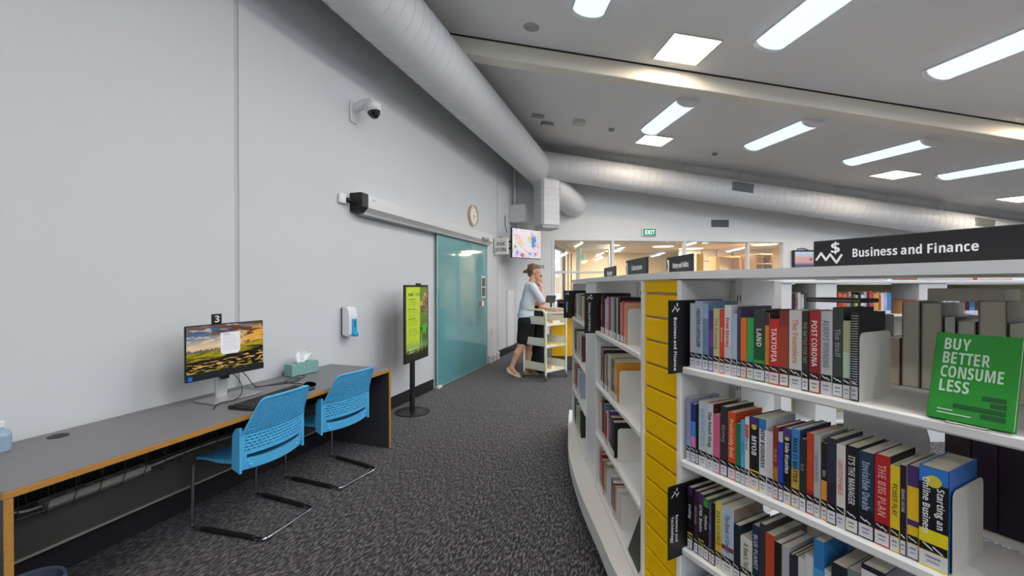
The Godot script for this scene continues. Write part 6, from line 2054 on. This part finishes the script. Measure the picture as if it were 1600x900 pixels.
	flesh(body, [
		[Vector3(0, 0.9, 0.05), Vector3(0, 0.9, -0.05), 0.11, 0.11], [Vector3(0, 0.92, 0), Vector3(0, 1.3, 0), 0.11, 0.1], [Vector3(0, 1.36, 0.1), Vector3(0, 1.36, -0.1), 0.07, 0.07], [Vector3(0.01, 1.4, 0), hc2 + Vector3(-0.01, -0.06, 0), 0.052, 0.048],
		[s2, e2, 0.048, 0.042], [e2, w2, 0.042, 0.028], [Vector3(0.02, 1.36, -0.17), Vector3(0.06, 1.13, -0.22), 0.048, 0.042], [Vector3(0.06, 1.13, -0.22), Vector3(0.27, 1.075, -0.12), 0.042, 0.028],
		[Vector3(0, 0.9, 0.09), Vector3(0.01, 0.48, 0.09), 0.09, 0.058], [Vector3(0.01, 0.48, 0.09), Vector3(-0.01, 0.09, 0.09), 0.055, 0.036], [Vector3(0, 0.9, -0.09), Vector3(0.01, 0.48, -0.09), 0.09, 0.058], [Vector3(0.01, 0.48, -0.09), Vector3(-0.01, 0.09, -0.09), 0.055, 0.036],
		[Vector3(-0.03, 0.06, 0.09), Vector3(0.13, 0.035, 0.09), 0.034, 0.026], [Vector3(-0.03, 0.06, -0.09), Vector3(0.13, 0.035, -0.09), 0.034, 0.026],
	], 0.012, 0.012)
	flesh(body, hand_bones(w2, Vector3(1, -0.05, -0.1), Vector3(0, -1, 0), 0.25), 0.005, 0.004)
	flesh(body, hand_bones(Vector3(0.27, 1.075, -0.12), Vector3(1, -0.05, 0.1), Vector3(0, -1, 0), 0.3, -1.0), 0.005, 0.004)
	flesh(body, head_bones(hc2, fw2, up2), 0.007, 0.012)
	obj("body", body, skin(), p)
	face_details(p, hc2, fw2, up2)
	hair = sf()
	flesh(hair, [[hc2 + up2 * 0.055 - fw2 * 0.035, hc2 + up2 * 0.06 + fw2 * 0.02, 0.083, 0.068], [hc2 + up2 * 0.02 - fw2 * 0.05, hc2 - up2 * 0.08 - fw2 * 0.06, 0.075, 0.055]], 0.009, 0.01)
	obj("hair", hair, mat("2a211c", 0.6), p)
	var top := sf()
	flesh(top, [[Vector3(0, 0.93, 0.06), Vector3(0, 0.93, -0.06), 0.12, 0.12], [Vector3(0, 0.95, 0.05), Vector3(0, 1.3, 0.06), 0.115, 0.105], [Vector3(0, 0.95, -0.05), Vector3(0, 1.3, -0.06), 0.115, 0.105], [Vector3(0, 1.37, 0.1), Vector3(0, 1.37, -0.1), 0.082, 0.082], [s2, s2.lerp(e2, 0.6), 0.062, 0.056], [Vector3(0.02, 1.36, -0.17), Vector3(0.05, 1.22, -0.2), 0.062, 0.056]], 0.013, 0.013)
	obj("top", top, mat("141416", 0.8), p)
	var tr := sf()
	flesh(tr, [[Vector3(0, 0.92, 0.07), Vector3(0, 0.92, -0.07), 0.12, 0.12], [Vector3(0, 0.88, 0.08), Vector3(0.01, 0.2, 0.1), 0.125, 0.12], [Vector3(0, 0.88, -0.08), Vector3(0.01, 0.2, -0.1), 0.125, 0.12], [Vector3(0, 0.88, 0), Vector3(0.01, 0.2, 0), 0.12, 0.12]], 0.013, 0.013)
	obj("long_skirt", tr, mat("101012", 0.85), p)
	for z in [0.09, -0.09]:
		var s := sf()
		flesh(s, [[Vector3(-0.04, 0.035, z), Vector3(0.06, 0.035, z), 0.036, 0.036], [Vector3(0.06, 0.032, z), Vector3(0.16, 0.03, z), 0.035, 0.028]], 0.009, 0.008)
		obj("shoe", s, mat("17171a", 0.5), p)

# ---------------------------------------------------------------- trolley, counter
func trolley():
	var cream := mat("e9e6d2", 0.4)
	var t := thing("book_trolley", Vector3(-1.62, 0, -6.74), deg_to_rad(-28.0), "cream metal three tier book trolley on castors in front of the two people", "trolley")
	var hx := 0.235
	var hz := 0.25
	# two hoops: inverted U frames on the long sides
	for z in [hz, -hz]:
		var pts := [Vector3(-hx, 0.1, z), Vector3(-hx, 0.6, z), Vector3(-hx, 1.0, z), Vector3(-hx + 0.02, 1.075, z), Vector3(-hx + 0.08, 1.11, z), Vector3(0, 1.115, z), Vector3(hx - 0.08, 1.11, z), Vector3(hx - 0.02, 1.075, z), Vector3(hx, 1.0, z), Vector3(hx, 0.6, z), Vector3(hx, 0.1, z)]
		var s := sf()
		tube(s, smooth_path(pts, 5), 0.0165, 12)
		obj("hoop_frame", s, cream, t)
	for y in [0.155, 0.545, 0.885]:
		var s := sf()
		bx(s, Vector3(0, y, 0), Vector3(2 * hx - 0.02, 0.012, 2 * hz), 0.003)
		for z in [hz - 0.003, -hz + 0.003]:
			bx(s, Vector3(0, y + 0.06, z), Vector3(2 * hx - 0.025, 0.13, 0.006), 0.002)
		for x in [-hx + 0.01, hx - 0.01]:
			bx(s, Vector3(x, y - 0.01, 0), Vector3(0.008, 0.03, 2 * hz - 0.03), 0.002)
		obj("tray", s, cream, t)
	for x in [-hx, hx]:
		for z in [hz, -hz]:
			var c := obj("castor", lathe_wheel(0.045, 0.026), mat("55575a", 0.5), t)
			c.position = Vector3(x, 0.0475, z)
			c.rotation.y = 0.7
			obj("fork", box(Vector3(0, 0.035, 0), Vector3(0.04, 0.06, 0.03), 0.004), mat("b9bab8", 0.35, 0.7), c)
	var inv := t.transform
	var lay := [[Vector3(-0.02, 0.891, 0.08), Vector3(0.2, 0.03, 0.15), "e8c22a", "yellow paperback lying on the trolley's top tray", 12], [Vector3(0.07, 0.891, -0.1), Vector3(0.2, 0.045, 0.16), "c9b08a", "tan hardback lying at the back of the trolley's top tray", -8], [Vector3(-0.06, 0.551, 0.06), Vector3(0.2, 0.022, 0.15), "2f3136", "dark book at the bottom of the pile on the trolley's middle tray", 10], [Vector3(-0.06, 0.573, 0.06), Vector3(0.19, 0.026, 0.15), "c6c8cc", "grey book in the middle of the pile on the trolley's middle tray", 4], [Vector3(-0.06, 0.599, 0.06), Vector3(0.2, 0.03, 0.15), "bfa67c", "tan book on top of the pile on the trolley's middle tray", 14], [Vector3(0.12, 0.551, -0.04), Vector3(0.19, 0.012, 0.22), "ecd02c", "bright yellow magazine on the trolley's middle tray", -20], [Vector3(0.05, 0.161, 0.0), Vector3(0.2, 0.04, 0.15), "d8bf8c", "buff book lying on the trolley's lowest tray", 18]]
	for q in lay:
		var b := thing("trolley_book", inv * q[0], t.rotation.y + deg_to_rad(q[4]), q[3], "book", "books on the trolley")
		var z: Vector3 = q[1]
		obj("pages", box(Vector3(0.002, z.y / 2, 0), Vector3(z.x - 0.006, z.y - 0.005, z.z - 0.005)), mat("e4dcc8", 0.9), b)
		var s := sf()
		bx(s, Vector3(0, 0.0015, 0), Vector3(z.x, 0.003, z.z), 0.0008)
		bx(s, Vector3(0, z.y - 0.0015, 0), Vector3(z.x, 0.003, z.z), 0.0008)
		bx(s, Vector3(0, z.y / 2, z.z / 2 - 0.001), Vector3(z.x, z.y, 0.003), 0.0008)
		obj("cover", s, mat(q[2], 0.45), b)

func counter():
	var t := thing("service_counter", Vector3(-1.56, 0, -7.36), deg_to_rad(YAW), "service counter with a bright yellow front behind the trolley", "counter")
	var o := Vector3(0.2, 0, 0)
	obj("front_panel", box(Vector3(0.36, 0.585, 0.02), Vector3(0.92, 0.67, 0.03), 0.006), mat("f6be00", 0.5), t)
	obj("kick", box(Vector3(0.36, 0.12, 0.0), Vector3(0.9, 0.24, 0.04)), mat("4a4a4e", 0.6), t)
	obj("carcass", box(Vector3(0.36, 0.5, -0.3), Vector3(0.88, 0.99, 0.56), 0.004), mat("d9d9d6", 0.6), t)
	obj("worktop", box(Vector3(0.32, 1.03, -0.1), Vector3(1.1, 0.035, 0.8), 0.006), mat("dcdbd6", 0.4), t)
	var bs := Basis(Vector3.UP, deg_to_rad(YAW))
	var c := t.position
	for i in 3:
		var tr := thing("letter_tray", c + bs * Vector3(0.2, 1.0475 + i * 0.062, -0.3), deg_to_rad(YAW), "black letter tray on the counter, %s in its stack of three" % ["lowest", "middle", "topmost"][i], "letter tray", "")
		var s := sf()
		bx(s, Vector3(0, 0.004, 0), Vector3(0.3, 0.006, 0.24), 0.002)
		for x in [-0.147, 0.147]:
			bx(s, Vector3(x, 0.031, 0), Vector3(0.006, 0.06, 0.24), 0.002)
		bx(s, Vector3(0, 0.031, -0.117), Vector3(0.3, 0.06, 0.006), 0.002)
		obj("tray", s, mat("1b1b1e", 0.5), tr)
	var kb := thing("counter_keyboard", c + bs * Vector3(0.28, 1.0475, 0.08), deg_to_rad(YAW + 4), "dark keyboard lying on the counter beside the bare forearm", "keyboard")
	obj("case", box(Vector3(0, 0.009, 0), Vector3(0.36, 0.018, 0.13), 0.004), mat("55565a", 0.5), kb)
	for r in 4:
		obj("key_row", box(Vector3(0, 0.02, -0.045 + r * 0.03), Vector3(0.34, 0.006, 0.022), 0.002), mat("2a2b2e", 0.5), kb)
	var tb := thing("tablet_stand", c + bs * Vector3(-0.08, 1.0475, -0.3), deg_to_rad(YAW - 30), "small tilted tablet on a stand on the counter behind the people", "tablet")
	obj("screen", box(Vector3(0, 0.2, 0), Vector3(0.2, 0.15, 0.012), 0.004, Basis(Vector3.RIGHT, -0.5)), mat("55554f", 0.35), tb)
	obj("stem", box(Vector3(0, 0.09, -0.02), Vector3(0.03, 0.18, 0.02), 0.004), mat("1b1b1d", 0.4), tb)
	obj("foot", box(Vector3(0, 0.005, -0.02), Vector3(0.14, 0.01, 0.12), 0.003), mat("1b1b1d", 0.4), tb)

# ---------------------------------------------------------------- the scene
func _ready():
	rng.seed = 77
	var cam := Camera3D.new()
	cam.name = "camera"
	cam.fov = 68.57
	cam.position = Vector3(0, 1.5, 0)
	cam.rotation_degrees = Vector3(-0.35, YAW, 0)
	cam.near = 0.05
	cam.far = 120.0
	add_child(cam)
	cam.current = true
	var env := Environment.new()
	env.background_mode = Environment.BG_SKY
	var sky := Sky.new()
	var sm := ProceduralSkyMaterial.new()
	sm.sky_top_color = Color("a9c4e2")
	sm.sky_horizon_color = Color("e6eef4")
	sm.ground_horizon_color = Color("c9ccca")
	sm.ground_bottom_color = Color("a9aaa6")
	sky.sky_material = sm
	env.sky = sky
	env.background_energy_multiplier = 6.0
	env.tonemap_mode = Environment.TONE_MAPPER_LINEAR
	env.tonemap_exposure = 1.04
	env.sdfgi_enabled = true
	env.ssao_enabled = true
	env.ssil_enabled = true
	var we := WorldEnvironment.new()
	we.name = "environment"
	we.environment = env
	add_child(we)
	lamps()
	shell()
	far_window()
	room_beyond()
	ducts()
	bookshelves()
	behind_row()
	desk()
	chairs()
	wall_things()
	poster_stand()
	counter()
	trolley()
	people()
